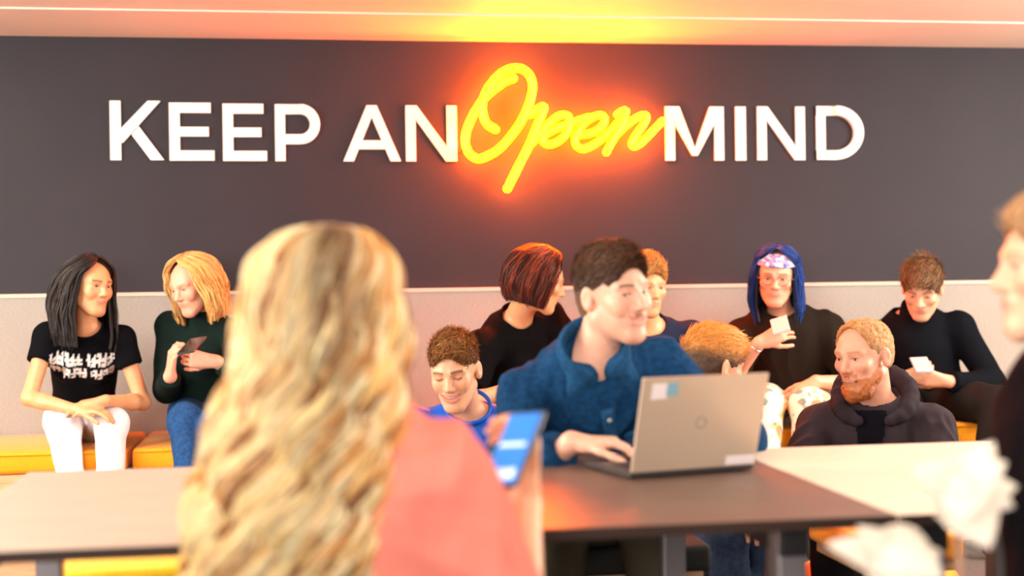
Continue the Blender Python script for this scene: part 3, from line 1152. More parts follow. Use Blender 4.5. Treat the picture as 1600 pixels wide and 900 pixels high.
def letter_polys(ch, w, h):
    t = TS * h
    b = t * 0.98

    def rect(x0, y0, x1, y1):
        return [(x0, y0), (x1, y0), (x1, y1), (x0, y1)]

    def sc_(pts):
        return [(x * w, y * h) for x, y in pts]

    def arc(cx, cy, rx, ry, n=14):
        o = []
        for i in range(n):
            a0 = -math.pi / 2 + math.pi * i / n
            a1 = -math.pi / 2 + math.pi * (i + 1) / n
            o.append([(cx + rx * math.cos(a0), cy + ry * math.sin(a0)), (cx + rx * math.cos(a1), cy + ry * math.sin(a1)),
                      (cx + (rx - t) * math.cos(a1), cy + (ry - b) * math.sin(a1)), (cx + (rx - t) * math.cos(a0), cy + (ry - b) * math.sin(a0))])
        return o
    if ch == 'K':
        return [rect(0, 0, t, h), sc_([(0.19, 0.30), (0.235, 0.29), (0.945, 1), (0.705, 1), (0.19, 0.52)]), sc_([(0.40, 0.43), (0.75, 0), (1, 0), (0.535, 0.57)])]
    if ch == 'E':
        return [rect(0, 0, t, h), rect(0, h - b, w * 0.93, h), rect(0, 0, w, b), rect(0, h * 0.5 - b * 0.47, w * 0.88, h * 0.5 + b * 0.47)]
    if ch == 'P':
        xc, ry = w * 0.56, h * 0.351
        return [rect(0, 0, t, h), rect(0, h - b, xc, h), rect(0, h * 0.298, xc, h * 0.298 + b)] + arc(xc, h - ry, w * 0.44, ry)
    if ch == 'D':
        xc = w * 0.40
        return [rect(0, 0, t, h), rect(0, h - b, xc, h), rect(0, 0, xc, b)] + arc(xc, h * 0.5, w * 0.60, h * 0.5, 20)
    if ch == 'I':
        return [rect(0, 0, w, h)]
    if ch == 'A':
        k = t * 1.05
        return [[(0, 0), (k, 0), (w * 0.5 + k * 0.03, h * 0.80), (w * 0.5 + k * 0.5, h), (w * 0.5 - k * 0.48, h)],
                [(w - k, 0), (w, 0), (w * 0.5 + k * 0.48, h), (w * 0.5 - k * 0.5, h), (w * 0.5 - k * 0.03, h * 0.80)],
                rect(w * 0.22, h * 0.215, w * 0.78, h * 0.215 + b * 0.9)]
    if ch == 'N':
        return [rect(0, 0, t, h), rect(w - t, 0, w, h), [(0, h), (t * 1.12, h), (w, 0), (w - t * 1.12, 0)]]
    if ch == 'M':
        k = t * 1.5
        return [rect(0, 0, t, h), rect(w - t, 0, w, h), [(0, h), (k, h), (w * 0.5 + t * 0.28, h * 0.09), (w * 0.5 - t * 0.28, h * 0.09), (w * 0.5 - t * 0.32, h * 0.09)][:4],
                [(w, h), (w - k, h), (w * 0.5 - t * 0.28, h * 0.09), (w * 0.5 + t * 0.28, h * 0.09)][::-1]]


def wall_letter(ch, ul, ur, vt, vb, label):
    a, b_ = onwall(ul, vb), onwall(ur, vb)
    tp = onwall((ul + ur) / 2, vt)
    bt = onwall((ul + ur) / 2, vb)
    w, h = b_[0] - a[0], tp[2] - bt[2]
    V, F = [], []
    for poly in letter_polys(ch, w, h):
        n = len(poly)
        ar = sum(poly[i][0] * poly[(i + 1) % n][1] - poly[(i + 1) % n][0] * poly[i][1] for i in range(n))
        if ar < 0:
            poly = poly[::-1]
        k = len(V)
        pc_ = len(F) * 0.0002
        for x, y in poly:
            V.append((a[0] + x, YW - 0.012 - pc_, bt[2] + y))
        for x, y in poly:
            V.append((a[0] + x, YW + 0.001, bt[2] + y))
        F.append([k + i for i in range(n)])
        for i in range(n):
            j = (i + 1) % n
            F.append([k + i, k + n + i, k + n + j, k + j])
    o = raw_obj('wall_letter', A(V), F, WHITE, None, smooth=False, origin=(a[0], YW, bt[2]))
    tag(o, label, 'letter', 'white letters mounted on the charcoal wall')


wall_letter('K', 173, 257, 158, 250.5, 'white wall letter K, leftmost letter of the slogan')
wall_letter('E', 265.5, 335.5, 161, 251.3, 'white wall letter E right after the K')
wall_letter('E', 349, 417.5, 162.5, 251.8, 'white wall letter E between the other E and the P')
wall_letter('P', 430.5, 501, 163.5, 252, 'white wall letter P ending the first word')
wall_letter('A', 536.5, 626.5, 165, 252.3, 'white wall letter A left of the glowing neon word')
wall_letter('N', 634.5, 714, 165.5, 252.3, 'white wall letter N touching the left side of the neon word')
wall_letter('M', 1039.5, 1130.5, 167, 251, 'white wall letter M right of the neon word')
wall_letter('I', 1149, 1165, 167, 251, 'white wall letter I, a single upright bar')
wall_letter('N', 1183, 1257, 167, 250.5, 'white wall letter N between the I and the D')
wall_letter('D', 1275, 1347.5, 166.5, 250, 'white wall letter D, rightmost letter of the slogan')

# ---------------- neon word
neon = thing('neon_sign', 'yellow glowing neon script word Open between the white letters', 'neon sign', onwall(880, 210))
NY = YW - 0.095


def z1(pts):
    return [onwall(700 + x * 0.26667, 80 + y * 0.26667, NY) for x, y in pts]


def z2(pts):
    return [onwall(820 + x * 0.14375, 150 + y * 0.14375, NY) for x, y in pts]


S = [z1([(385, 160), (345, 172), (290, 208), (225, 262), (180, 320), (135, 400), (106, 480), (104, 550), (130, 605), (180, 630), (235, 612), (300, 572), (375, 490), (435, 400), (478, 300), (496, 210), (480, 145), (440, 108), (390, 99), (330, 118), (275, 165), (228, 230), (203, 300), (204, 365), (228, 425), (280, 460)]),
     z1([(478, 372), (520, 345), (560, 325)]) + z1([(548, 372), (520, 440), (480, 540), (430, 640), (385, 730), (345, 808)]),
     z2([(70, 520), (140, 430), (240, 320), (340, 235), (420, 207), (475, 235), (485, 300), (462, 385), (400, 465), (310, 520), (235, 525), (190, 485), (215, 430), (300, 375), (420, 325), (560, 275), (700, 230)]),
     z2([(560, 425), (660, 415), (770, 385), (850, 315), (873, 245), (830, 208), (750, 225), (660, 285), (590, 365), (550, 450), (560, 530), (620, 572), (710, 550), (820, 480), (930, 385), (1030, 270), (1095, 190), (1105, 155), (1070, 160), (1005, 200)]),
     z2([(1085, 240), (1040, 330), (985, 430), (925, 530), (878, 618)]),
     z2([(930, 510), (1010, 410), (1110, 315), (1220, 235), (1310, 207), (1320, 250), (1270, 340), (1205, 430), (1165, 510), (1185, 548), (1250, 520), (1340, 435), (1430, 340), (1500, 268)])]
# each stroke sits at a slightly different depth, as bent tube does
for i, s_ in enumerate(S):
    s_ = [p + A([0, (0.0, -0.004, -0.010, 0.006, -0.012, 0.002)[i], 0]) for p in s_]
    tube('neon_tube', s_, 0.0185 if i < 2 else 0.0165, NEON, neon, n=140 if i == 0 else 90, ns=12)
for u, v in ((755, 160), (722, 235), (838, 140), (795, 285), (870, 220), (905, 215), (962, 215), (1005, 210)):
    p = onwall(u, v, NY)
    V, F = lathe([(0.006, 0), (0.006, 0.091)], (0, 0, 0), 8)
    V = V[:, [0, 2, 1]] + A([p[0], NY + 0.004, p[2]])
    raw_obj('mount', V, F, CLIP, neon)

# ---------------- wall bench with cushions
bx0, bx1, bys = -3.4, 4.6, 5.62
bench = thing('wall_bench', 'long plywood wall bench running below the fabric panel', 'bench', (0.6, 6.1, 0))
box('bench_top', (0.6, 6.03, 0.407), (8.0, 0.70, 0.03), PLY, bench, bev=0.003)
box('front_panel', (0.6, bys + 0.05, 0.20), (8.0, 0.02, 0.385), PLY, bench)
for x in np.arange(-3.39, 4.61, 1.597):
    box('side_panel', (x, 6.0, 0.195), (0.02, 0.70, 0.38), PLY, bench)
cs = [(-1.80, -0.71), (-0.69, 0.25), (0.27, 1.0), (1.02, 1.62), (1.64, 2.50), (2.52, 3.35)]
cl = ['orange seat cushion on the wall bench under the black-haired woman in white trousers', 'orange seat cushion on the wall bench under the seated blonde in dark green',
      'orange seat cushion on the wall bench under the woman with the dark red bob', 'orange seat cushion on the wall bench under the man in the navy T-shirt',
      'orange seat cushion on the wall bench under the blue-haired person', 'orange seat cushion on the wall bench under the man in the black roll-neck']
for (a_, b_), l_ in zip(cs, cl):
    c_ = thing('seat_cushion', l_, 'cushion', ((a_ + b_) / 2, 6.0, 0.42), 'orange cushions on the wall bench')
    box('padding', ((a_ + b_) / 2, 6.02, 0.467), (b_ - a_, 0.70, 0.088), ORANGE, c_, bev=0.02, smooth=True)
    tube('piping', [(a_ + 0.015, 5.669, 0.500), ((a_ + b_) / 2, 5.669, 0.500), (b_ - 0.015, 5.669, 0.500)], 0.004, ORANGE, c_, n=6, ns=6)


# ---------------- tables
def table(x0, x1, label, topm, legs, grp='meeting tables pushed together'):
    y0, y1 = 2.27, 3.24
    t = thing('table', label, 'table', ((x0 + x1) / 2, (y0 + y1) / 2, 0), grp)
    box('tabletop', ((x0 + x1) / 2, (y0 + y1) / 2, ZT - 0.010), (x1 - x0, y1 - y0, 0.020), topm, t, bev=0.003)
    box('edge_band', ((x0 + x1) / 2, y0 - 0.002, ZT - 0.0105), (x1 - x0, 0.006, 0.018), EDGE, t)
    box('edge_band', ((x0 + x1) / 2, y1 + 0.002, ZT - 0.0105), (x1 - x0, 0.006, 0.018), EDGE, t)
    for x in legs:
        box('leg_frame', (x, (y0 + y1) / 2, ZT - 0.05), (0.05, y1 - y0 - 0.1, 0.05), BLACKM, t, bev=0.003)
        for y in (y0 + 0.09, y1 - 0.09):
            box('leg', (x, y, (ZT - 0.03) / 2), (0.055, 0.055, ZT - 0.03), STEEL, t, bev=0.006)
    box('cross_bar', ((legs[0] + legs[1]) / 2, (y0 + y1) / 2, ZT - 0.06), (legs[1] - legs[0], 0.05, 0.03), BLACKM, t)
    return t


TABLEC = mat('laminate_painted_sheen_greige', (0.58, 0.51, 0.43), 0.42, noise=(5, 0.10, (1.2, 14, 14)), bump=(120, 0.04), spec=0.6)  # sheen of the left table end painted into a lighter laminate tone
table(-0.62, 0.195, 'left table with sheen painted as a greige top, running behind the foreground blonde hair', TABLEC, (-0.56, 0.06))  # split off so the left end can carry its painted sheen
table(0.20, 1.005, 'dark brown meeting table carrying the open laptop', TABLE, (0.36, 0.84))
table(1.012, 1.78, 'right table with sheen painted as a pale top, joined to the dark one', TABLEB, (1.10, 1.66))


# ---------------- bench seats by the table
def seat_bench(x0, x1, label, m):
    b = thing('table_bench', label, 'bench', ((x0 + x1) / 2, 3.68, 0), 'upholstered benches behind the table')
    box('seat', ((x0 + x1) / 2, 3.68, 0.425), (x1 - x0, 0.38, 0.07), m, b, bev=0.016, smooth=True)
    box('seat_base', ((x0 + x1) / 2, 3.68, 0.375), (x1 - x0 - 0.04, 0.34, 0.03), PLY, b)
    for x in (x0 + 0.12, x1 - 0.12):
        for y in (3.56, 3.80):
            box('leg', (x, y, 0.18), (0.035, 0.035, 0.36), BLACKM, b, bev=0.004)


seat_bench(-0.66, -0.17, 'yellow bench under the left part of the table, beside the blonde woman', YELLOW)
seat_bench(0.52, 1.04, 'dark bench under the man in the denim shirt', BLACKF)
seat_bench(1.44, 1.74, 'short orange bench under the pale right table', ORANGE)


def pouf(x, y, r, hgt, label, m=ORANGE):
    p = thing('pouf', label, 'pouf', (x, y, 0), 'low poufs between the table and the wall bench')
    V, F = lathe([(0.01, 0.0), (r * 0.93, 0.0), (r, 0.03), (r * 1.02, hgt * 0.5), (r, hgt - 0.04), (r * 0.93, hgt - 0.01), (r * 0.6, hgt), (0.01, hgt)], (x, y, 0), 32)
    raw_obj('pouf_body', V, F, m, p)
    V, F = lathe([(r * 1.0, hgt - 0.045), (r * 1.02, hgt - 0.04), (r * 1.0, hgt - 0.035)], (x, y, 0), 32)
    raw_obj('piping', V, F, PLY, p)


# ---------------- unseen ceiling lamps, added for table sheen and top light
for x, y, l_, lm in ((-1.6, 4.7, 'unseen added lamp panel over the left end of the wall bench', LIGHTM), (2.5, 4.5, 'unseen added lamp panel over the right end of the wall bench', LIGHTM),
                 (-1.3, 1.6, 'unseen added lamp panel front left above the camera side', LIGHTS), (0.6, 1.3, 'unseen added lamp panel above the foreground blonde woman', LIGHTS), (2.7, 1.6, 'unseen added lamp panel front right above the camera side', LIGHTS)):
    lp = thing('added_ceiling_lamp', l_, 'lamp', (x, y, 2.28), 'unseen added ceiling lamps')
    box('lamp_frame', (x, y, 2.272), (0.64, 0.64, 0.03), FRAMEW, lp, bev=0.004)
    box('diffuser', (x, y, 2.255), (0.58, 0.58, 0.008), lm, lp)

# ---------------- laptop
H0, H1 = W(984, 750, 2.86), W(1177, 735, 2.975)
H0[2] = H1[2] = ZT + 0.009
LX = nrm(H1 - H0)
LY = nrm(np.cross(A([0, 0, 1.0]), LX))       # away from the camera, over the keyboard
LW = 0.315
LO = (H0 + H1) / 2
lt = thing('laptop', 'open beige-grey laptop with small stickers on the dark table', 'laptop', (LO[0], LO[1], ZT))
Z_ = A([0, 0, 1.0])
O_ = A([LO[0], LO[1], ZT])
W2 = np.linalg.norm(H1 - H0) / 2
gbox('base', O_, LX, LY, Z_, (-W2, 0.0, 0.003), (W2, 0.215, 0.017), LAPDARK, lt, bev=0.003)
kb = gbox('keyboard', O_, LX, LY, Z_, (-W2 + 0.012, 0.012, 0.0165), (W2 - 0.012, 0.12, 0.0185), LAPDARK, lt)
parts = []
for r_ in range(5):
    for c_ in range(14):
        lo = A([-W2 + 0.018 + c_ * (2 * W2 - 0.036) / 14, 0.016 + r_ * 0.0205, 0.018])
        P, F = boxv(lo + A([0.008, 0.0085, 0.001]), (0.0155, 0.0165, 0.002))
        parts.append((P @ np.stack([LX, LY, Z_], 1).T + O_, F))
V, F = merge(parts)
raw_obj('keys', V, F, KEYM, kb, smooth=False)
gbox('touchpad', O_, LX, LY, Z_, (-0.05, 0.135, 0.0165), (0.05, 0.205, 0.018), KEYM, lt)
lean = math.radians(17)
UP_ = nrm(Z_ * math.cos(lean) - LY * math.sin(lean))
NB = nrm(np.cross(LX, UP_))           # lid outward normal (towards camera)
OL = O_ + Z_ * 0.016
lid = gbox('lid', OL, LX, UP_, NB, (-W2, 0, 0.0), (W2, 0.208, 0.007), LAPTOP, lt, bev=0.0025)
gbox('screen', OL, LX, UP_, NB, (-W2 + 0.006, 0.012, -0.0015), (W2 - 0.006, 0.200, 0.0005), DARKSCR, lid)
gbox('hinge', OL, LX, UP_, NB, (-W2 * 0.8, -0.008, 0.0), (W2 * 0.8, 0.006, 0.006), LAPDARK, lt, bev=0.002)
V, F = lathe([(0.0135, 0), (0.0135, 0.0012), (0.0105, 0.0012), (0.0105, 0)], (0, 0, 0), 28)
V = V @ np.stack([LX, UP_, NB], 1).T + OL + UP_ * 0.105 + NB * 0.007
raw_obj('round_mark', V, F, LOGO, lid)
gbox('sticker', OL, LX, UP_, NB, (-W2 + 0.022, 0.162, 0.0065), (-W2 + 0.058, 0.196, 0.0078), STICK, lid)
gbox('sticker', OL, LX, UP_, NB, (-W2 + 0.056, 0.168, 0.0066), (-W2 + 0.082, 0.196, 0.0080), STICKB, lid)
gbox('sticker', OL, LX, UP_, NB, (W2 - 0.075, 0.004, 0.0065), (W2 - 0.004, 0.024, 0.0078), STICK, lid)
for q in (-1, 1):
    for yy in (0.02, 0.2):
        V, F = lathe([(0.001, 0), (0.007, 0), (0.007, 0.0035)], tuple(O_ + LX * q * (W2 - 0.02) + LY * yy), 10)
        raw_obj('rubber_foot', V, F, KEYM, lt)


# ================================================================== PEOPLE
def seat_pt(u, d, z):
    """point at picture column u, depth d, height z"""
    p = W(u, 450, d)
    return A([p[0], p[1], z])


def shirt_print(V, col, fr):
    L = (V - fr['Nk']) @ fr['TRR']
    x, y, z = L.T
    on = (y > 0.02) & (np.abs(x) < 0.125)
    for z0, z1_, sd in ((-0.125, -0.080, 0), (-0.18, -0.135, 5)):
        g = (x + 0.2) / 0.021
        cell = np.floor(g + (0.4 if sd else 0))
        fx = (g + (0.4 if sd else 0)) - cell
        hsh = np.abs(np.sin(cell * 12.9898 + sd) * 43758.5453) % 1
        zz = (z - z0) / (z1_ - z0)
        row = (zz > 0) & (zz < 1)
        stem = (fx < 0.42)
        bar = (np.abs(zz - np.where(hsh > 0.5, 0.88, 0.12)) < 0.14) | (np.abs(zz - 0.5) < 0.13)
        gap = (np.abs(x + 0.01 + 0.02 * (sd > 0)) < 0.008)
        m = on & row & ((stem) | (bar & (fx < 0.88))) & ~gap
        col[m] = (0.72, 0.72, 0.72)
    return col


# ---- left bench: black-haired woman
p1 = person(dict(label='person with long black hair, black printed T-shirt and white trousers, on the bench', head=W(140, 448, 5.61), face=(54, -6, -4),
    neck=W(133, 508, 5.67), torso=10, pelvis=seat_pt(128, 5.89, 0.60), sw=0.150, s=0.97, girth=0.9, smile=0.7, skin=(0.74, 0.36, 0.18), brow=(0.03, 0.02, 0.015),
    lips=(0.6, 0.16, 0.12), neckr=0.046, armr=0.88,
    armR=dict(wrist=W(118, 640, 5.43), pole=D(-1, -0.5, 0.1), dir=D(1, -0.05, -0.1), palm=D(0, -1, 0.1), thumb=-1, curl=0.35),
    armL=dict(wrist=W(165, 626, 5.47), pole=D(0.5, -1, 0.3), dir=D(-1, -0.12, -0.15), palm=D(0, -1, 0.1), thumb=1, curl=0.4),
    top=dict(col=(0.004, 0.004, 0.006), bust=True, neck='crew', h=0.0052, sleeve_r=0.056, slen=0.42, fold=0.004, colfn=shirt_print, name='printed_t_shirt'),
    legs=dict(col=(0.86, 0.84, 0.90), kneeR=seat_pt(95, 5.43, 0.60), kneeL=seat_pt(178, 5.37, 0.62), ankR=seat_pt(125, 5.26, 0.1), ankL=seat_pt(160, 5.23, 0.1), r=0.95), seed=11))
long_hair(p1, [(0.140, 0, 0, 0, -0.01), (0.125, 0.050, 0.06, 0, -0.01), (0.085, 0.092, 0.108, 0, -0.016), (0.03, 0.112, 0.138, 0, -0.036), (-0.04, 0.125, 0.142, 0, -0.044), (-0.12, 0.138, 0.135, 0, -0.03), (-0.20, 0.135, 0.125, 0, 0.0), (-0.27, 0.12, 0.12, 0, 0.01)],
          [(0.012, 0.010, 0.012), (0.02, 0.014, 0.014), (0.04, 0.026, 0.022)], nlock=110, nstr=7, face=50, wave=0.006, M=26, r=0.0016, seed=3)

# ---- left bench: blonde in dark green
p2 = person(dict(label='person with shoulder-length blonde hair, dark green jumper and jeans, holding a dark phone', head=W(301, 446, 5.74), face=(-32, -20, 6),
    neck=W(318, 497, 5.86), torso=-18, pelvis=seat_pt(322, 5.98, 0.60), sw=0.16, s=0.98, girth=0.97, smile=0.6, eye=0.0025, skin=(0.80, 0.42, 0.29), brow=(0.45, 0.25, 0.12), neckr=0.046,
    armR=dict(wrist=W(266, 588, 5.58), pole=D(-0.15, -1, 0.3), dir=D(0.15, 0.8, -0.3), palm=D(1, 0, 0.6), thumb=1, curl=0.7),
    armL=dict(wrist=W(338, 565, 5.58), pole=D(1, -1, 0.3), dir=D(-1, 0.15, -0.2), palm=D(-0.3, 0.3, 1), thumb=1, curl=0.6),
    top=dict(col=(0.008, 0.018, 0.016), bust=True, neck='roll', sleeve='long', h=0.0055, sleeve_r=0.062, fold=0.007, inf=0.022, flen=0.9, name='jumper'),
    legs=dict(col=(0.025, 0.085, 0.24), mat=DENIM, kneeR=seat_pt(282, 5.48, 0.62), kneeL=seat_pt(335, 5.46, 0.60), ankR=seat_pt(300, 5.33, 0.1), ankL=seat_pt(330, 5.33, 0.1), r=1.0), seed=12))
long_hair(p2, [(0.142, 0, 0, 0, -0.01), (0.128, 0.055, 0.06, 0, -0.01), (0.085, 0.092, 0.104, 0, -0.012), (0.03, 0.108, 0.116, 0, -0.018), (-0.04, 0.118, 0.112, 0, -0.02), (-0.11, 0.125, 0.105, 0, -0.01), (-0.17, 0.112, 0.10, 0, 0.0)],
          [(0.80, 0.46, 0.14), (0.88, 0.58, 0.22), (0.62, 0.32, 0.09)], nlock=110, nstr=7, face=48, wave=0.006, M=24, r=0.0017, seed=4, root=(0.5, 0.28, 0.10))
phone(W(300, 540, 5.48), D(0.9, 0.15, -0.2), D(0.1, 0.35, 0.9), (0.072, 0.145, 0.009), 'dark phone held by the blonde person in the dark green jumper')

# ---- wall bench: dark red bob
p5 = person(dict(label='person with a dark red bob and black T-shirt, head turned away in profile', head=W(842, 440, 5.72), face=(98, -18, 0),
    neck=W(805, 500, 5.82), torso=48, pelvis=seat_pt(792, 6.08, 0.60), sw=0.175, s=1.03, girth=1.08, smile=0.4, skin=(0.78, 0.39, 0.20), neckr=0.052, shrug=0.0,
    armR=dict(wrist=W(812, 603, 5.48), pole=D(-1, -0.6, 0.2), dir=D(1, -0.2, 0), palm=D(0, -1, 0.2), thumb=-1, curl=0.5),
    armL=dict(wrist=W(880, 600, 5.60), pole=D(1, -1, 0), dir=D(-0.5, -0.3, -0.5), palm=D(0, -1, 0), thumb=1, curl=0.5),
    top=dict(col=(0.004, 0.0035, 0.0045), bust=True, h=0.0055, sleeve_r=0.070, slen=0.72, fold=0.008, inf=0.022, neck='crew', name='t_shirt'),
    legs=dict(col=(0.02, 0.02, 0.025), kneeR=seat_pt(810, 5.60, 0.60), kneeL=seat_pt(870, 5.62, 0.60), ankR=seat_pt(815, 5.42, 0.1), ankL=seat_pt(870, 5.42, 0.1)), seed=13))
long_hair(p5, [(0.148, 0, 0, 0, -0.012), (0.132, 0.055, 0.065, 0, -0.012), (0.09, 0.094, 0.112, 0, -0.018), (0.03, 0.110, 0.126, 0, -0.026), (-0.04, 0.112, 0.122, 0, -0.028), (-0.09, 0.100, 0.108, 0, -0.02), (-0.115, 0.09, 0.09, 0, -0.01)],
          [(0.075, 0.014, 0.008), (0.14, 0.025, 0.010), (0.05, 0.012, 0.008), (0.24, 0.04, 0.015)], nlock=130, nstr=7, face=52, wave=0.004, M=22, r=0.0017, seed=5)

# ---- wall bench: man half hidden behind the denim shirt
p7 = person(dict(label='person with ginger-blond hair and navy T-shirt, half hidden behind the denim shirt wearer', head=W(1008, 448, 5.75), face=(22, -10, 0),
    neck=W(1015, 512, 5.85), torso=8, pelvis=seat_pt(1015, 6.05, 0.60), sw=0.175, smile=0.2, beard=((0.5, 0.24, 0.08), 0.3), skin=(0.80, 0.42, 0.22), brow=(0.4, 0.2, 0.08),
    armR=dict(wrist=seat_pt(975, 5.61, 0.68), pole=D(-1, -1, 0), curl=0.5), armL=dict(wrist=seat_pt(1045, 5.61, 0.68), pole=D(1, -1, 0), curl=0.5, thumb=-1),
    top=dict(col=(0.018, 0.024, 0.055), neck='crew', sleeve_r=0.062, slen=0.62, fold=0.006),
    legs=dict(col=(0.03, 0.03, 0.04), kneeR=seat_pt(975, 5.50, 0.60), kneeL=seat_pt(1060, 5.50, 0.60), ankR=seat_pt(975, 5.35, 0.1), ankL=seat_pt(1060, 5.35, 0.1)), seed=14))
cap_hair(p7, (0.50, 0.23, 0.06), thick=0.014, top=0.015, length=0.028, n=1600, tip=(0.85, 0.5, 0.16), r=0.0015)


# ---- wall bench: blue hair
def floral(V, col, fr):
    n1 = vnoise(V * 26, 41)
    n2 = vnoise(V * 33, 42)
    n3 = vnoise(V * 38, 43)
    col[n1 > 0.28] = (0.80, 0.52, 0.22)
    col[n2 > 0.42] = (0.20, 0.32, 0.30)
    col[n3 > 0.45] = (0.75, 0.30, 0.18)
    return col


p9 = person(dict(label='person with blue hair, glasses, patterned headband and loose dark T-shirt, holding a phone', head=W(1213, 434, 6.10), face=(-14, -10, -4),
    neck=W(1222, 502, 6.19), torso=-6, pelvis=seat_pt(1232, 6.32, 0.60), sw=0.175, s=1.03, girth=1.12, smile=0.15, eye=0.003, skin=(0.78, 0.39, 0.26), neckr=0.05,
    armR=dict(wrist=W(1186, 536, 5.86), pole=D(-0.6, -1, 0.3), dir=D(0.85, 0.42, -0.1), palm=D(0.2, -0.3, 1), thumb=-1, curl=0.55),
    armL=dict(wrist=W(1275, 596, 5.96), pole=D(1, -0.4, 0.3), dir=D(-0.75, -0.6, -0.1), palm=D(0, -0.6, 0.8), thumb=-1, curl=0.35),
    top=dict(col=(0.017, 0.012, 0.009), h=0.0055, sleeve_r=0.078, slen=0.95, fold=0.009, inf=0.035, neck='crew', name='t_shirt', fscale=7),
    legs=dict(col=(0.86, 0.80, 0.66), kneeR=seat_pt(1190, 5.80, 0.62), kneeL=seat_pt(1262, 5.82, 0.61), ankR=seat_pt(1190, 5.66, 0.1), ankL=seat_pt(1260, 5.66, 0.1), r=1.15, colfn=floral), seed=15))
long_hair(p9, [(0.145, 0, 0, 0, -0.012), (0.130, 0.055, 0.065, 0, -0.012), (0.09, 0.090, 0.108, 0, -0.015), (0.03, 0.103, 0.118, 0, -0.022), (-0.04, 0.110, 0.110, 0, -0.024), (-0.12, 0.115, 0.095, -0.006, -0.01), (-0.21, 0.105, 0.095, -0.02, 0.0)],
          [(0.006, 0.035, 0.20), (0.01, 0.06, 0.32), (0.01, 0.02, 0.09)], nlock=110, nstr=7, face=56, wave=0.004, M=24, r=0.0016, seed=6)
# headband following the forehead and crown
hb, R9 = [], p9['HR']
Lc9 = lambda p: p9['Hc'] + R9 @ (A(p, dtype=float) * 1.03)
n_, m_ = 40, 8
V, Fq, Cq = [], [], []
for i in range(n_ + 1):
    a = math.radians(-105 + 210 * i / n_)
    for j in range(m_ + 1):
        el = math.radians(26 + 30 * j / m_)
        V.append(Lc9((0.103 * math.cos(el) * math.sin(a), 0.119 * math.cos(el) * math.cos(a) - 0.014, 0.128 * math.sin(el) + 0.004)))
        c3 = vnoise(A([[i * 0.45, j * 0.6, 3.1]]), 9)[0]
        Cq.append((0.75, 0.72, 0.85) if c3 > 0.1 else ((0.1, 0.16, 0.6) if c3 > -0.3 else (0.75, 0.35, 0.4)))
for i in range(n_):
    for j in range(m_):
        b_ = i * (m_ + 1) + j
        Fq.append([b_, b_ + 1, b_ + m_ + 2, b_ + m_ + 1])
hbo = raw_obj('headband', A(V), A(Fq), CLOTHV, p9['root'], A(Cq))
so = hbo.modifiers.new('thickness', 'SOLIDIFY')
so.thickness = 0.003


def glasses(fr, m=GLASSF, r=0.0235):
    c, R, s = fr['Hc'], fr['HR'], fr['s']
    L = lambda p: c + R @ (A(p, dtype=float) * s)
    g = []
    for q in (-1, 1):
        pts = [L((q * 0.031 + r * math.cos(a), 0.104 - abs(r * math.cos(a) + 0.031) * 0.18, 0.004 + r * 0.85 * math.sin(a))) for a in np.linspace(0, 2 * math.pi, 25)]
        g.append(tubes(A(pts)[None], np.full((1, 25), 0.0016), R[:, 1], 6))
        g.append(tubes(A([L((q * 0.054, 0.095, 0.008)), L((q * 0.076, 0.06, 0.008)), L((q * 0.084, 0.0, 0.010))])[None], np.full((1, 3), 0.0014), A([0, 0.1, 1.0]), 6))
    g.append(tubes(A([L((-0.008, 0.103, 0.008)), L((0, 0.107, 0.011)), L((0.008, 0.103, 0.008))])[None], np.full((1, 3), 0.0016), A([0, 0.1, 1.0]), 6))
    V, F = merge(g)
    raw_obj('glasses', V, F, m, fr['root'])


glasses(p9)
phone(W(1219, 508, 5.77), D(0.9, 0.3, -0.2), D(-0.2, 0.3, 0.9), (0.072, 0.135, 0.009), 'grey phone raised by the blue-haired person', PHONEW, PHONEW)
for q, rr in ((1, 0.029),):
    E_, W_, a_ = p9['arms'][1]
    d_ = nrm(W_ - E_)
    n1 = nrm(np.cross(d_, A([0, 0, 1.0])))
    n2 = np.cross(d_, n1)
    pts = A([W_ - d_ * 0.02 + (n1 * math.cos(t) + n2 * math.sin(t)) * rr for t in np.linspace(0, 2 * math.pi, 25)])
    V, F = tubes(pts[None], np.full((1, 25), 0.0035), d_, 6)
    raw_obj('bracelet', V, F, METAL, p9['root'])

# ---- wall bench right: black roll-neck
p11 = person(dict(label='person with short brown hair and black roll-neck, bent over a pale phone', head=W(1441, 452, 6.20), face=(-24, -28, -3),
    neck=W(1425, 503, 6.34), torso=-14, pelvis=seat_pt(1440, 6.36, 0.60), sw=0.19, s=1.05, girth=1.05, smile=0.1, eye=0.0022, skin=(0.78, 0.39, 0.25), shrug=0.01,
    armR=dict(wrist=W(1404, 592, 6.08), pole=D(-1, -0.6, 0.2), dir=D(0.9, 0.25, -0.2), palm=D(0.1, 0.5, 1), thumb=-1, curl=0.5),
    armL=dict(wrist=W(1482, 596, 6.08), pole=D(1, -0.6, 0.2), dir=D(-0.9, 0.15, -0.2), palm=D(-0.1, 0.5, 1), thumb=1, curl=0.6),
    top=dict(col=(0.004, 0.005, 0.008), neck='roll', sleeve='long', h=0.0055, sleeve_r=0.064, fold=0.006, inf=0.018, name='roll_neck_top'),
    legs=dict(col=(0.016, 0.014, 0.014), kneeR=seat_pt(1400, 5.94, 0.62), kneeL=seat_pt(1535, 6.02, 0.60), ankR=seat_pt(1400, 5.72, 0.1), ankL=seat_pt(1530, 5.72, 0.1), r=1.15), seed=16))
cap_hair(p11, (0.085, 0.04, 0.018), thick=0.010, top=0.012, line=0.07, length=0.045, n=1700, flow=(0.2, 0.9, 0.0), tip=(0.42, 0.22, 0.09), r=0.0016)
phone(W(1440, 570, 5.96), D(1, 0.05, -0.1), D(0, 0.34, 0.92), (0.074, 0.15, 0.009), 'pale phone held by the man in the black roll-neck', PHONEW, PHONEW)

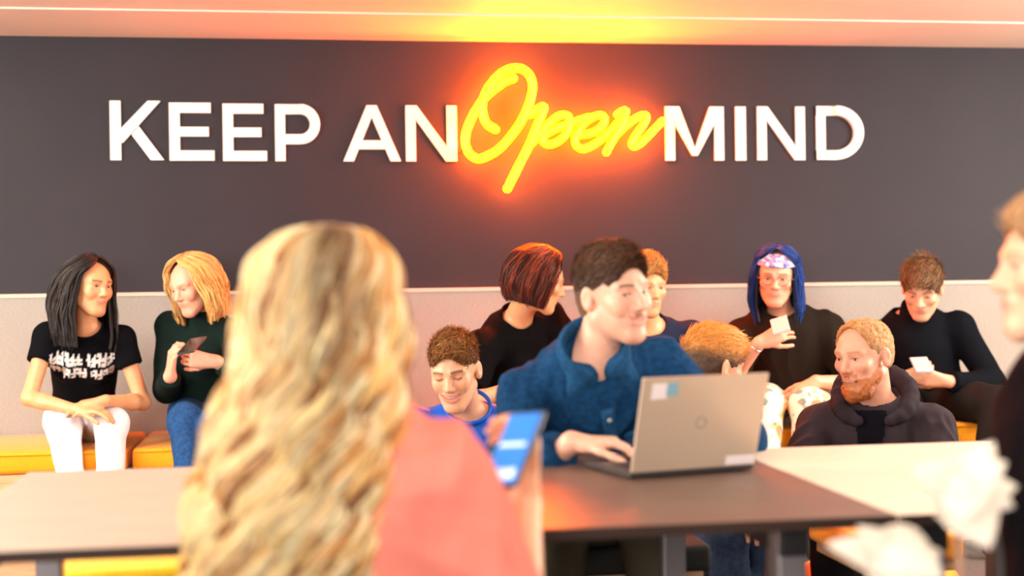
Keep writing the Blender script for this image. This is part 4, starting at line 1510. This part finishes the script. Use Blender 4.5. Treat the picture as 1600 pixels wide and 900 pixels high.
# ---- low seats: boy in blue
p4 = person(dict(label='smiling person with short brown hair and bright blue T-shirt, looking down', head=W(711, 581, 4.30), face=(-12, -17, 4), h=0.0024,
    neck=W(731, 639, 4.40), torso=2, pelvis=seat_pt(722, 4.55, 0.30), sw=0.17, sroll=0.0, s=0.945, smile=1.0, open=0.0095, eye=0.0, lash=0.0026, browt=0.0042, jaw=0.93, skin=(0.82, 0.44, 0.27), brow=(0.10, 0.045, 0.02), lips=(0.62, 0.2, 0.17), neckr=0.052,
    armR=dict(wrist=W(690, 790, 4.05), pole=D(-0.8, -1, 0.2), dir=D(0.6, -0.2, -0.6), palm=D(0, -1, 0), thumb=-1, curl=0.5),
    armL=dict(wrist=W(760, 790, 4.05), pole=D(0.8, -1, 0.2), dir=D(-0.6, -0.2, -0.6), palm=D(0, -1, 0), thumb=1, curl=0.5),
    top=dict(col=(0.005, 0.05, 0.65), mat=JERSEY, neck='crew', h=0.004, sleeve_r=0.060, slen=0.7, fold=0.0055, fscale=10, name='blue_t_shirt', neckhole=0.066),
    legs=dict(col=(0.03, 0.035, 0.05), kneeR=seat_pt(680, 4.15, 0.42), kneeL=seat_pt(765, 4.15, 0.42), ankR=seat_pt(680, 4.02, 0.1), ankL=seat_pt(765, 4.02, 0.1)), seed=17))
cap_hair(p4, (0.15, 0.052, 0.013), thick=0.004, top=0.016, line=0.080, back=-0.06, length=0.034, n=4200, flow=(-0.5, 0.75, 0.5), tip=(0.75, 0.36, 0.12), r=0.0012, nz=0.42, hh=0.003, burn=0.006, sway=0.75, fade=(0.22, 0.10, 0.045))
pouf(p4['Pv'][0], p4['Pv'][1], 0.26, 0.20, 'low orange pouf under the person in the bright blue T-shirt')

# ---- low seats: head behind the laptop
p8 = person(dict(label='person with ginger hair, darker at the sides, head just above the laptop lid', head=W(1114, 574, 4.30), face=(118, -14, 0), h=0.0036,
    neck=W(1094, 645, 4.36), torso=95, pelvis=seat_pt(1090, 4.50, 0.30), sw=0.16, s=0.98, smile=0.4, skin=(0.82, 0.43, 0.27),
    armR=dict(wrist=seat_pt(1150, 4.05, 0.42), pole=D(0, -1, 0), curl=0.5), armL=dict(wrist=seat_pt(1170, 4.4, 0.42), pole=D(0, -1, 0), curl=0.5, thumb=-1),
    top=dict(col=(0.03, 0.05, 0.10), neck='crew', fold=0.006, sleeve_r=0.06),
    legs=dict(col=(0.045, 0.075, 0.15), mat=DENIM, kneeR=seat_pt(1130, 4.05, 0.42), kneeL=seat_pt(1190, 4.2, 0.42), ankR=seat_pt(1140, 3.98, 0.1), ankL=seat_pt(1200, 4.1, 0.1)), seed=18))
cap_hair(p8, (0.70, 0.27, 0.05), thick=0.008, top=0.014, line=0.085, back=-0.045, length=0.03, n=2600, flow=(0.3, 0.8, 0.3), tip=(0.9, 0.48, 0.12), r=0.0014, fade=(0.085, 0.045, 0.025), fz=0.06)
pouf(p8['Pv'][0], p8['Pv'][1], 0.26, 0.20, 'low orange pouf under the ginger-haired person behind the laptop')


# ---- low seats: bearded man in dark hooded jacket
p10 = person(dict(label='bald-topped person with ginger beard and dark hooded jacket, seated behind the pale table', head=W(1350, 558, 4.40), face=(-52, -8, 2), h=0.0034,
    neck=W(1366, 628, 4.47), torso=-16, pelvis=seat_pt(1365, 4.55, 0.30), shrug=-0.022, sw=0.178, s=1.0, girth=1.05, smile=0.15, skin=(0.84, 0.44, 0.31), brow=(0.5, 0.22, 0.08), beard=((0.52, 0.15, 0.025), 0.95), neckr=0.056,
    armR=dict(wrist=W(1300, 770, 4.10), pole=D(-1, -1, 0.2), dir=D(0.7, -0.1, -0.5), palm=D(0, -1, 0), thumb=-1, curl=0.5),
    armL=dict(wrist=W(1410, 775, 4.10), pole=D(1, -1, 0.2), dir=D(-0.7, -0.1, -0.5), palm=D(0, -1, 0), thumb=1, curl=0.5),
    top=dict(col=(0.042, 0.032, 0.040), sleeve='long', h=0.0055, sleeve_r=0.062, fold=0.011, fscale=11, inf=0.024, name='hooded_jacket', neckhole=0.068),
    legs=dict(col=(0.012, 0.012, 0.014), kneeR=seat_pt(1295, 4.15, 0.42), kneeL=seat_pt(1420, 4.15, 0.42), ankR=seat_pt(1290, 4.02, 0.1), ankL=seat_pt(1420, 4.02, 0.1), r=1.1), seed=19))
cap_hair(p10, (0.55, 0.27, 0.09), thick=0.004, top=0.0, line=0.115, back=-0.045, length=0.009, n=2600, flow=(0, 0.2, 0.3), tip=(0.8, 0.5, 0.22), r=0.0012, recede=0.035)
# beard bristles, hood and dark vest opening
Lc = lambda p: p10['Hc'] + p10['HR'] @ (A(p, dtype=float))
fb = Field(0.004)
for q in (-1, 1):
    fb.add(cone(Lc((q * 0.060, 0.004, -0.050)), Lc((q * 0.034, 0.055, -0.098)), 0.010, 0.019), 0.02)
    fb.add(cone(Lc((q * 0.034, 0.055, -0.098)), Lc((0, 0.074, -0.108)), 0.019, 0.022), 0.02)
    fb.add(cone(Lc((q * 0.006, 0.092, -0.046)), Lc((q * 0.026, 0.082, -0.062)), 0.005, 0.006), 0.006)
fb.cut(ell(Lc((0, 0.103, -0.058)), (0.022, 0.020, 0.007), p10['HR']), 0.004)
V, F = fb.mesh()
N = normals(V, F)
V = V + N * (vnoise(V * 120) * 0.003)[:, None]
raw_obj('beard', V, F, CAP, p10['root'], A([(0.50, 0.15, 0.03)]) * (0.8 + 0.3 * vnoise(V * 90, 2))[:, None])
Nk, up, sd_, frn = p10['Nk'], p10['up'], p10['side'], p10['front']
fh = Field(0.0055)
pts = [Nk + sd_ * 0.115 * math.sin(a) + frn * (0.02 + 0.105 * math.cos(a)) + up * (0.02 - 0.055 * math.cos(a)) for a in np.radians(np.linspace(25, 335, 18))]
for i in range(17):
    k_ = abs(i - 8) / 8.0
    fh.add(cone(pts[i], pts[i + 1], 0.027 - 0.010 * k_, 0.027 - 0.010 * k_), 0.02)
V, F = fh.mesh()
V = folds(V, F, 0.008, 14, 33)
raw_obj('hood', V, F, CLOTHV, p10['root'], np.tile(A([0.034, 0.026, 0.033]), (len(V), 1)))
V, F = p10['topVF']
L = (V - Nk) @ p10['TRR']
NN = normals(V, F)
m = (np.abs(L[:, 0] - 0.01) < 0.012 + 0.13 * np.clip(L[:, 2] + 0.32, 0, 0.34)) & (L[:, 1] > 0.03) & (L[:, 2] < 0.0)
Fm = F[m[F].all(1)]
idx = np.unique(Fm)
mp_ = np.full(len(V), -1)
mp_[idx] = np.arange(len(idx))
raw_obj('inner_top', V[idx] + NN[idx] * 0.004, mp_[Fm], CLOTHV, p10['root'], np.tile(A([0.006, 0.006, 0.010]), (len(idx), 1)))
pouf(p10['Pv'][0], p10['Pv'][1], 0.27, 0.20, 'low orange pouf under the bearded person in the hooded jacket')


# ---- table: man in denim shirt
def worn_and_fold_shade(V, col, fr):
    return col * (1 + 0.38 * vnoise(V * A([9, 9, 5]), 50) + 0.08 * vnoise(V * 30, 51))[:, None]  # random wear, strengthened to paint fold highlights and shade into the denim


p6 = person(dict(label='person with short dark hair and moustache in blue denim shirt, typing on the laptop', head=W(958, 462, 3.36), face=(38, -2, 5), h=0.0032,
    neck=W(925, 556, 3.40), shrug=-0.022, torso=18, pelvis=seat_pt(925, 3.74, 0.56), sw=0.185, s=0.965, girth=1.14, smile=0.85, open=0.006, eye=0.0032, gaze=(20, 0), jaw=1.03, skin=(0.86, 0.50, 0.37), brow=(0.10, 0.05, 0.03), beard=((0.45, 0.22, 0.14), 0.33), neckr=0.058, lips=(0.7, 0.3, 0.25),
    armR=dict(wrist=W(893, 692, 3.10), pole=D(-0.6, -1, 0.1), dir=D(1, 0.03, -0.12), palm=D(0.1, -1, 0), thumb=-1, curl=0.45),
    armL=dict(wrist=seat_pt(1070, 3.16, 0.80), pole=D(1, -0.6, 0.2), dir=D(-0.8, -0.1, -0.35), palm=D(0, -1, 0), thumb=1, curl=0.45),
    top=dict(col=(0.010, 0.058, 0.16), mat=DENIM, sleeve='long', h=0.0055, sleeve_r=0.064, fold=0.013, fscale=11, inf=0.026, flen=0.86, cuff=0.74, name='denim_shirt', neckhole=0.065, scoop=0.02, colfn=worn_and_fold_shade),
    legs=dict(col=(0.10, 0.085, 0.055), kneeR=seat_pt(868, 3.32, 0.57), kneeL=seat_pt(1010, 3.32, 0.57), ankR=seat_pt(850, 3.1, 0.1), ankL=seat_pt(1040, 3.2, 0.1), r=1.15), seed=20))
cap_hair(p6, (0.045, 0.022, 0.013), thick=0.005, top=0.012, line=0.080, back=-0.055, length=0.030, n=4200, flow=(0.1, 0.8, 0.5), tip=(0.20, 0.08, 0.035), r=0.0012, sway=0.9, fade=(0.16, 0.085, 0.05), recede=0.0, hh=0.004)
Lc = lambda p: p6['Hc'] + p6['HR'] @ (A(p, dtype=float) * 0.965)
fm = Field(0.003)
for q in (-1, 1):
    fm.add(cone(Lc((q * 0.002, 0.094, -0.043)), Lc((q * 0.026, 0.084, -0.050)), 0.0055, 0.0035), 0.006)
V, F = fm.mesh()
V = V + normals(V, F) * (vnoise(V * 260) * 0.0015)[:, None]
raw_obj('moustache', V, F, CAP, p6['root'], np.tile(A([0.42, 0.20, 0.12]), (len(V), 1)))
# collar flaps, placket, buttons, pockets on the denim shirt
from mathutils.bvhtree import BVHTree
V6, F6 = p6['topVF']
BV = BVHTree.FromPolygons([tuple(p) for p in V6], F6.tolist())
Nk, up, sd_, frn = p6['Nk'], p6['up'], p6['side'], p6['front']
Pv6 = p6['Pv']


def chest(x, z, off=0.004):
    """point on the shirt front at x to the wearer's right, z below the neck base"""
    o = Nk + sd_ * x + up * z + frn * 0.4
    h = BV.ray_cast(Vector(o), Vector(-frn))
    if h[0] is None:
        return Nk + sd_ * x + up * z + frn * 0.1
    return A(h[0]) + frn * off


def chest_patch(name, x0, x1, z0, z1_, m, col, off=0.005, nx=8, nz=8, shape=None, parent=None):
    V, F = [], []
    for j in range(nz + 1):
        for i in range(nx + 1):
            fx, fz = i / nx, j / nz
            if shape:
                fx, fz = shape(fx, fz)
            V.append(chest(x0 + (x1 - x0) * fx, z0 + (z1_ - z0) * fz, off))
    for j in range(nz):
        for i in range(nx):
            b = j * (nx + 1) + i
            F.append([b, b + 1, b + nx + 2, b + nx + 1])
    o = raw_obj(name, A(V), A(F), m, parent or p6['root'], np.tile(A(col), (len(V), 1)))
    sm = o.modifiers.new('thickness', 'SOLIDIFY')
    sm.thickness = 0.004
    sm.offset = 0
    return o


chest_patch('placket', -0.018, 0.018, -0.40, -0.065, DENIM, (0.020, 0.095, 0.23), 0.006, 3, 24, parent=p6['top'])
for z in (-0.09, -0.16, -0.23, -0.30, -0.37):
    P, F = sphere(chest(0, z, 0.009), (0.0065, 0.0065, 0.0065))
    raw_obj('button', P, F, BUTTON, p6['top'])
for x in (-0.115, 0.045):
    pk = chest_patch('chest_pocket', x, x + 0.075, -0.27, -0.15, DENIM, (0.022, 0.10, 0.24), 0.006, 6, 8, lambda a, b: (a, b + (0 if b > 0.3 else 0.10 * abs(a - 0.5) * 2 * (1 - b))), parent=p6['top'])
    chest_patch('pocket_flap', x - 0.003, x + 0.078, -0.185, -0.145, DENIM, (0.026, 0.115, 0.27), 0.010, 6, 4, parent=p6['top'])
fc = Field(0.0045)
cb = Nk + up * 0.03 + frn * 0.012
for q in (-1, 1):
    ring = [cb + sd_ * q * 0.076 * math.sin(a) - frn * 0.070 * math.cos(a) + up * (0.020 - 0.045 * (1 - math.cos(a)) / 2) for a in np.radians(np.linspace(0, 150, 9))]
    for i in range(8):
        nn = nrm((ring[i] + ring[i + 1]) / 2 - cb)
        fc.add(cone(ring[i], ring[i + 1], 0.026, 0.026, nn, 0.28), 0.010)
    tipp = ring[-1] + sd_ * q * 0.042 - up * 0.060 + frn * 0.022
    fc.add(cone(ring[-1], tipp, 0.028, 0.014, frn + up * 0.4, 0.35), 0.012)
    fc.add(cone(ring[-2], ring[-2] + sd_ * q * 0.035 - up * 0.03 + frn * 0.01, 0.026, 0.018, nrm(frn * 0.5 + up * 0.7 + sd_ * q * 0.4), 0.35), 0.012)
V, F = fc.mesh()
raw_obj('collar', V, F, DENIM, p6['root'], np.tile(A([0.018, 0.09, 0.22]), (len(V), 1)))

# ---- foreground: long wavy blonde hair, salmon shirt
p3 = person(dict(label='person with long wavy blonde hair and salmon pink shirt, seen from behind, foreground', head=W(512, 505, 2.02), face=(146, -10, 0), h=0.0042,
    neck=W(546, 648, 2.04), shrug=-0.024, torso=162, pelvis=seat_pt(510, 2.02, 0.46), sw=0.142, s=1.0, girth=0.98, smile=0.2, skin=(0.84, 0.44, 0.26), neckr=0.046,
    armR=dict(wrist=W(820, 790, 2.17), pole=D(0.25, -1, -0.3), dir=D(0.0, 0.9, 0.42), palm=D(-0.8, 0.1, -0.5), thumb=1, curl=0.75, tc=0.4),
    armL=dict(wrist=W(690, 790, 2.26), pole=D(-0.3, -1, 0.3), dir=D(0.9, 0.3, 0.0), palm=D(0.3, 0.1, -1), thumb=1, curl=0.55),
    top=dict(col=(0.80, 0.24, 0.185), sleeve='long', h=0.0055, sleeve_r=0.068, flen=0.25, cuff=0.95, fold=0.017, inf=0.026, fscale=9, name='salmon_shirt', neckhole=0.062),
    legs=dict(col=(0.05, 0.1, 0.2), mat=DENIM, kneeR=seat_pt(640, 2.22, 0.50), kneeL=seat_pt(500, 2.25, 0.50), ankR=seat_pt(640, 2.3, 0.1), ankL=seat_pt(500, 2.35, 0.1), hem=0.055), seed=21))
BL = [(0.95, 0.62, 0.24), (0.97, 0.72, 0.36), (0.74, 0.36, 0.11), (0.98, 0.82, 0.50), (0.32, 0.12, 0.04), (0.97, 0.76, 0.42)]  # blonde tones; the darkest lowlight also paints shade between locks
long_hair(p3, [(0.142, 0, 0, 0, 0), (0.132, 0.06, 0.06, 0, -0.0), (0.095, 0.098, 0.106, 0, -0.01), (0.03, 0.111, 0.118, 0, -0.015), (-0.05, 0.116, 0.118, 0, -0.018), (-0.12, 0.122, 0.122, -0.010, -0.035), (-0.19, 0.130, 0.12, -0.018, -0.055),
               (-0.27, 0.136, 0.115, -0.028, -0.075), (-0.35, 0.136, 0.11, -0.036, -0.075), (-0.46, 0.13, 0.10, -0.045, -0.07)],
          BL, nlock=300, nstr=15, face=60, face_s=0.25, wave=0.021, wfreq=5.5, M=72, r=0.0013, clump=0.012, frame=face_dir(160, 0, 0), seed=8, sh=0.90, root=(0.09, 0.038, 0.015), rootlen=0.9, length=(0.78, 1.0),
          zones=lambda az: 0.12 + 1.0 * np.exp(-((np.mod(az, 2 * math.pi) - 2.5) / 0.5) ** 2), coherent=True)
ph3 = phone(W(803, 703, 2.09), D(0.8, 0.1, -0.53), D(0.4, 0.8, 0.66), (0.064, 0.142, 0.009), 'phone with bright blue screen in the foreground blonde person\'s hands', PHONE, SCREEN,
            [(-0.36, -0.42, 0.36, -0.28), (-0.40, 0.02, 0.34, 0.07)])
st = thing('stool', 'round stool under the foreground blonde person', 'stool', (p3['Pv'][0], p3['Pv'][1], 0))
V, F = lathe([(0.01, 0.36), (0.17, 0.36), (0.18, 0.38), (0.17, 0.405), (0.01, 0.41)], (p3['Pv'][0], p3['Pv'][1], 0), 28)
raw_obj('seat', V, F, ORANGE, st)
for a in (45, 135, 225, 315):
    q = math.radians(a)
    tube('leg', [p3['Pv'] * A([1, 1, 0]) + A([math.cos(q) * 0.10, math.sin(q) * 0.10, 0.36]), p3['Pv'] * A([1, 1, 0]) + A([math.cos(q) * 0.17, math.sin(q) * 0.17, 0.015])], 0.013, BLACKM, st, n=4)

# ---- right edge: person in black, profile
p12 = person(dict(label='person in black with swept-back light brown hair, cut off by the right edge', head=W(1655, 424, 2.22), face=(-92, 0, 0), h=0.0036,
    neck=W(1705, 560, 2.24), torso=-88, pelvis=seat_pt(1740, 2.05, 0.56), sw=0.165, s=0.94, girth=1.1, smile=0.3, skin=(0.86, 0.50, 0.34), brow=(0.4, 0.22, 0.1), neckr=0.052,
    armR=dict(wrist=seat_pt(1600, 2.4, 0.80), pole=D(0.3, -1, 0), dir=D(-1, 0, 0), palm=D(0, -1, 0), thumb=-1, curl=0.4),
    armL=dict(wrist=seat_pt(1600, 1.93, 0.66), pole=D(0.2, -1, -0.2), dir=D(-1, 0.05, 0.1), palm=D(0, -1, 0), thumb=1, curl=0.4),
    top=dict(col=(0.003, 0.003, 0.005), sleeve='long', h=0.006, sleeve_r=0.082, fold=0.008, inf=0.045, name='black_top'),
    legs=dict(col=(0.012, 0.012, 0.016), kneeR=seat_pt(1560, 2.15, 0.54), kneeL=seat_pt(1560, 1.95, 0.54), ankR=seat_pt(1560, 2.15, 0.1), ankL=seat_pt(1550, 1.93, 0.1)), seed=22))
cap_hair(p12, (0.36, 0.19, 0.08), thick=0.006, top=0.018, line=0.082, length=0.026, n=3000, flow=(0, -0.6, 0.7), tip=(0.75, 0.48, 0.25), r=0.0014, sway=0.5)
c12 = thing('stool', 'black stool at the right edge under the person in black', 'stool', (p12['Pv'][0], p12['Pv'][1], 0))
V, F = lathe([(0.01, 0.42), (0.17, 0.42), (0.18, 0.44), (0.17, 0.465), (0.01, 0.47)], (p12['Pv'][0], p12['Pv'][1], 0), 28)
raw_obj('seat', V, F, BLACKM, c12)
for a in (45, 135, 225, 315):
    q = math.radians(a)
    b_ = p12['Pv'] * A([1, 1, 0])
    tube('leg', [b_ + A([math.cos(q) * 0.10, math.sin(q) * 0.10, 0.42]), b_ + A([math.cos(q) * 0.18, math.sin(q) * 0.18, 0.015])], 0.013, BLACKM, c12, n=4)

# ---------------- pale pointed-leaf plant in the right foreground
pc = W(1490, 778, 1.80)
plant = thing('potted_plant', 'pale cream pointed-leaf plant in front of the right table corner', 'plant', (pc[0], pc[1], 0))
V, F = lathe([(0.02, 0.0), (0.12, 0.0), (0.15, 0.26), (0.165, 0.26), (0.165, 0.30), (0.145, 0.30), (0.14, 0.26), (0.02, 0.26)], (pc[0], pc[1], 0), 32)
raw_obj('pot', V, F, POT, plant)
V, F = lathe([(0.002, 0.272), (0.139, 0.27)], (pc[0], pc[1], 0), 24)
raw_obj('soil', V, F, SOIL, plant)


def leaf(base, tip, width, nv, bend=0.02):
    base, tip = A(base), A(tip)
    d = tip - base
    L = np.linalg.norm(d)
    d = d / L
    nv = nrm(A(nv) - d * (A(nv) @ d))
    s_ = np.cross(d, nv)
    V, F, n = [], [], 12
    for i in range(n + 1):
        t = i / n
        w = width * (math.sin(math.pi * min(1, t ** 0.75)) ** 0.9 if t < 1 else 0) + 0.0015
        p = base + d * L * t + nv * bend * math.sin(math.pi * t)
        V += [p - s_ * w * 0.5 + nv * 0.10 * w, p, p + s_ * w * 0.5 + nv * 0.10 * w]
    for i in range(n):
        b = i * 3
        F += [[b, b + 1, b + 4, b + 3], [b + 1, b + 2, b + 5, b + 4]]
    o = raw_obj('leaf', A(V), A(F), LEAF, plant)
    m_ = o.modifiers.new('thickness', 'SOLIDIFY')
    m_.thickness = 0.0015


P = lambda u, v, d=1.80: W(u, v, d)
stem1, stem2 = P(1490, 790, 1.82), P(1400, 905, 1.80)
for tip, w, b in (((1585, 792), .045, (1440, 745)), ((1572, 722), .040, (1490, 780)), ((1553, 690), .034, (1495, 785)), ((1548, 858), .046, (1492, 775)), ((1462, 808), .04, (1520, 770)), ((1425, 730), .035, (1500, 775)),
                  ((1500, 822), .046, (1500, 760)), ((1590, 760), .028, (1500, 780))):
    leaf(P(*b, 1.82), P(*tip, 1.80 + random.uniform(-0.04, 0.05)), w * 1.6, D(-0.2, 0.5, -1), 0.012)
for tip, w, b in (((1292, 850), .04, (1400, 895)), ((1340, 822), .04, (1410, 905)), ((1475, 905), .06, (1350, 850)), ((1440, 935), .05, (1370, 870)), ((1380, 960), .05, (1400, 880)), ((1470, 860), .03, (1400, 900))):
    leaf(P(*b, 1.80), P(*tip, 1.78 + random.uniform(-0.03, 0.04)), w * 1.35, D(0.1, 0.7, -1), 0.012)
for s_ in (P(1495, 780, 1.83), P(1400, 895, 1.82)):
    b_ = A([pc[0], pc[1], 0.265])
    tube('stem', [b_, b_ * 0.5 + s_ * 0.5 + A([0.01, 0.0, 0.03]), s_], 0.006, POT, plant, n=16, ns=8)
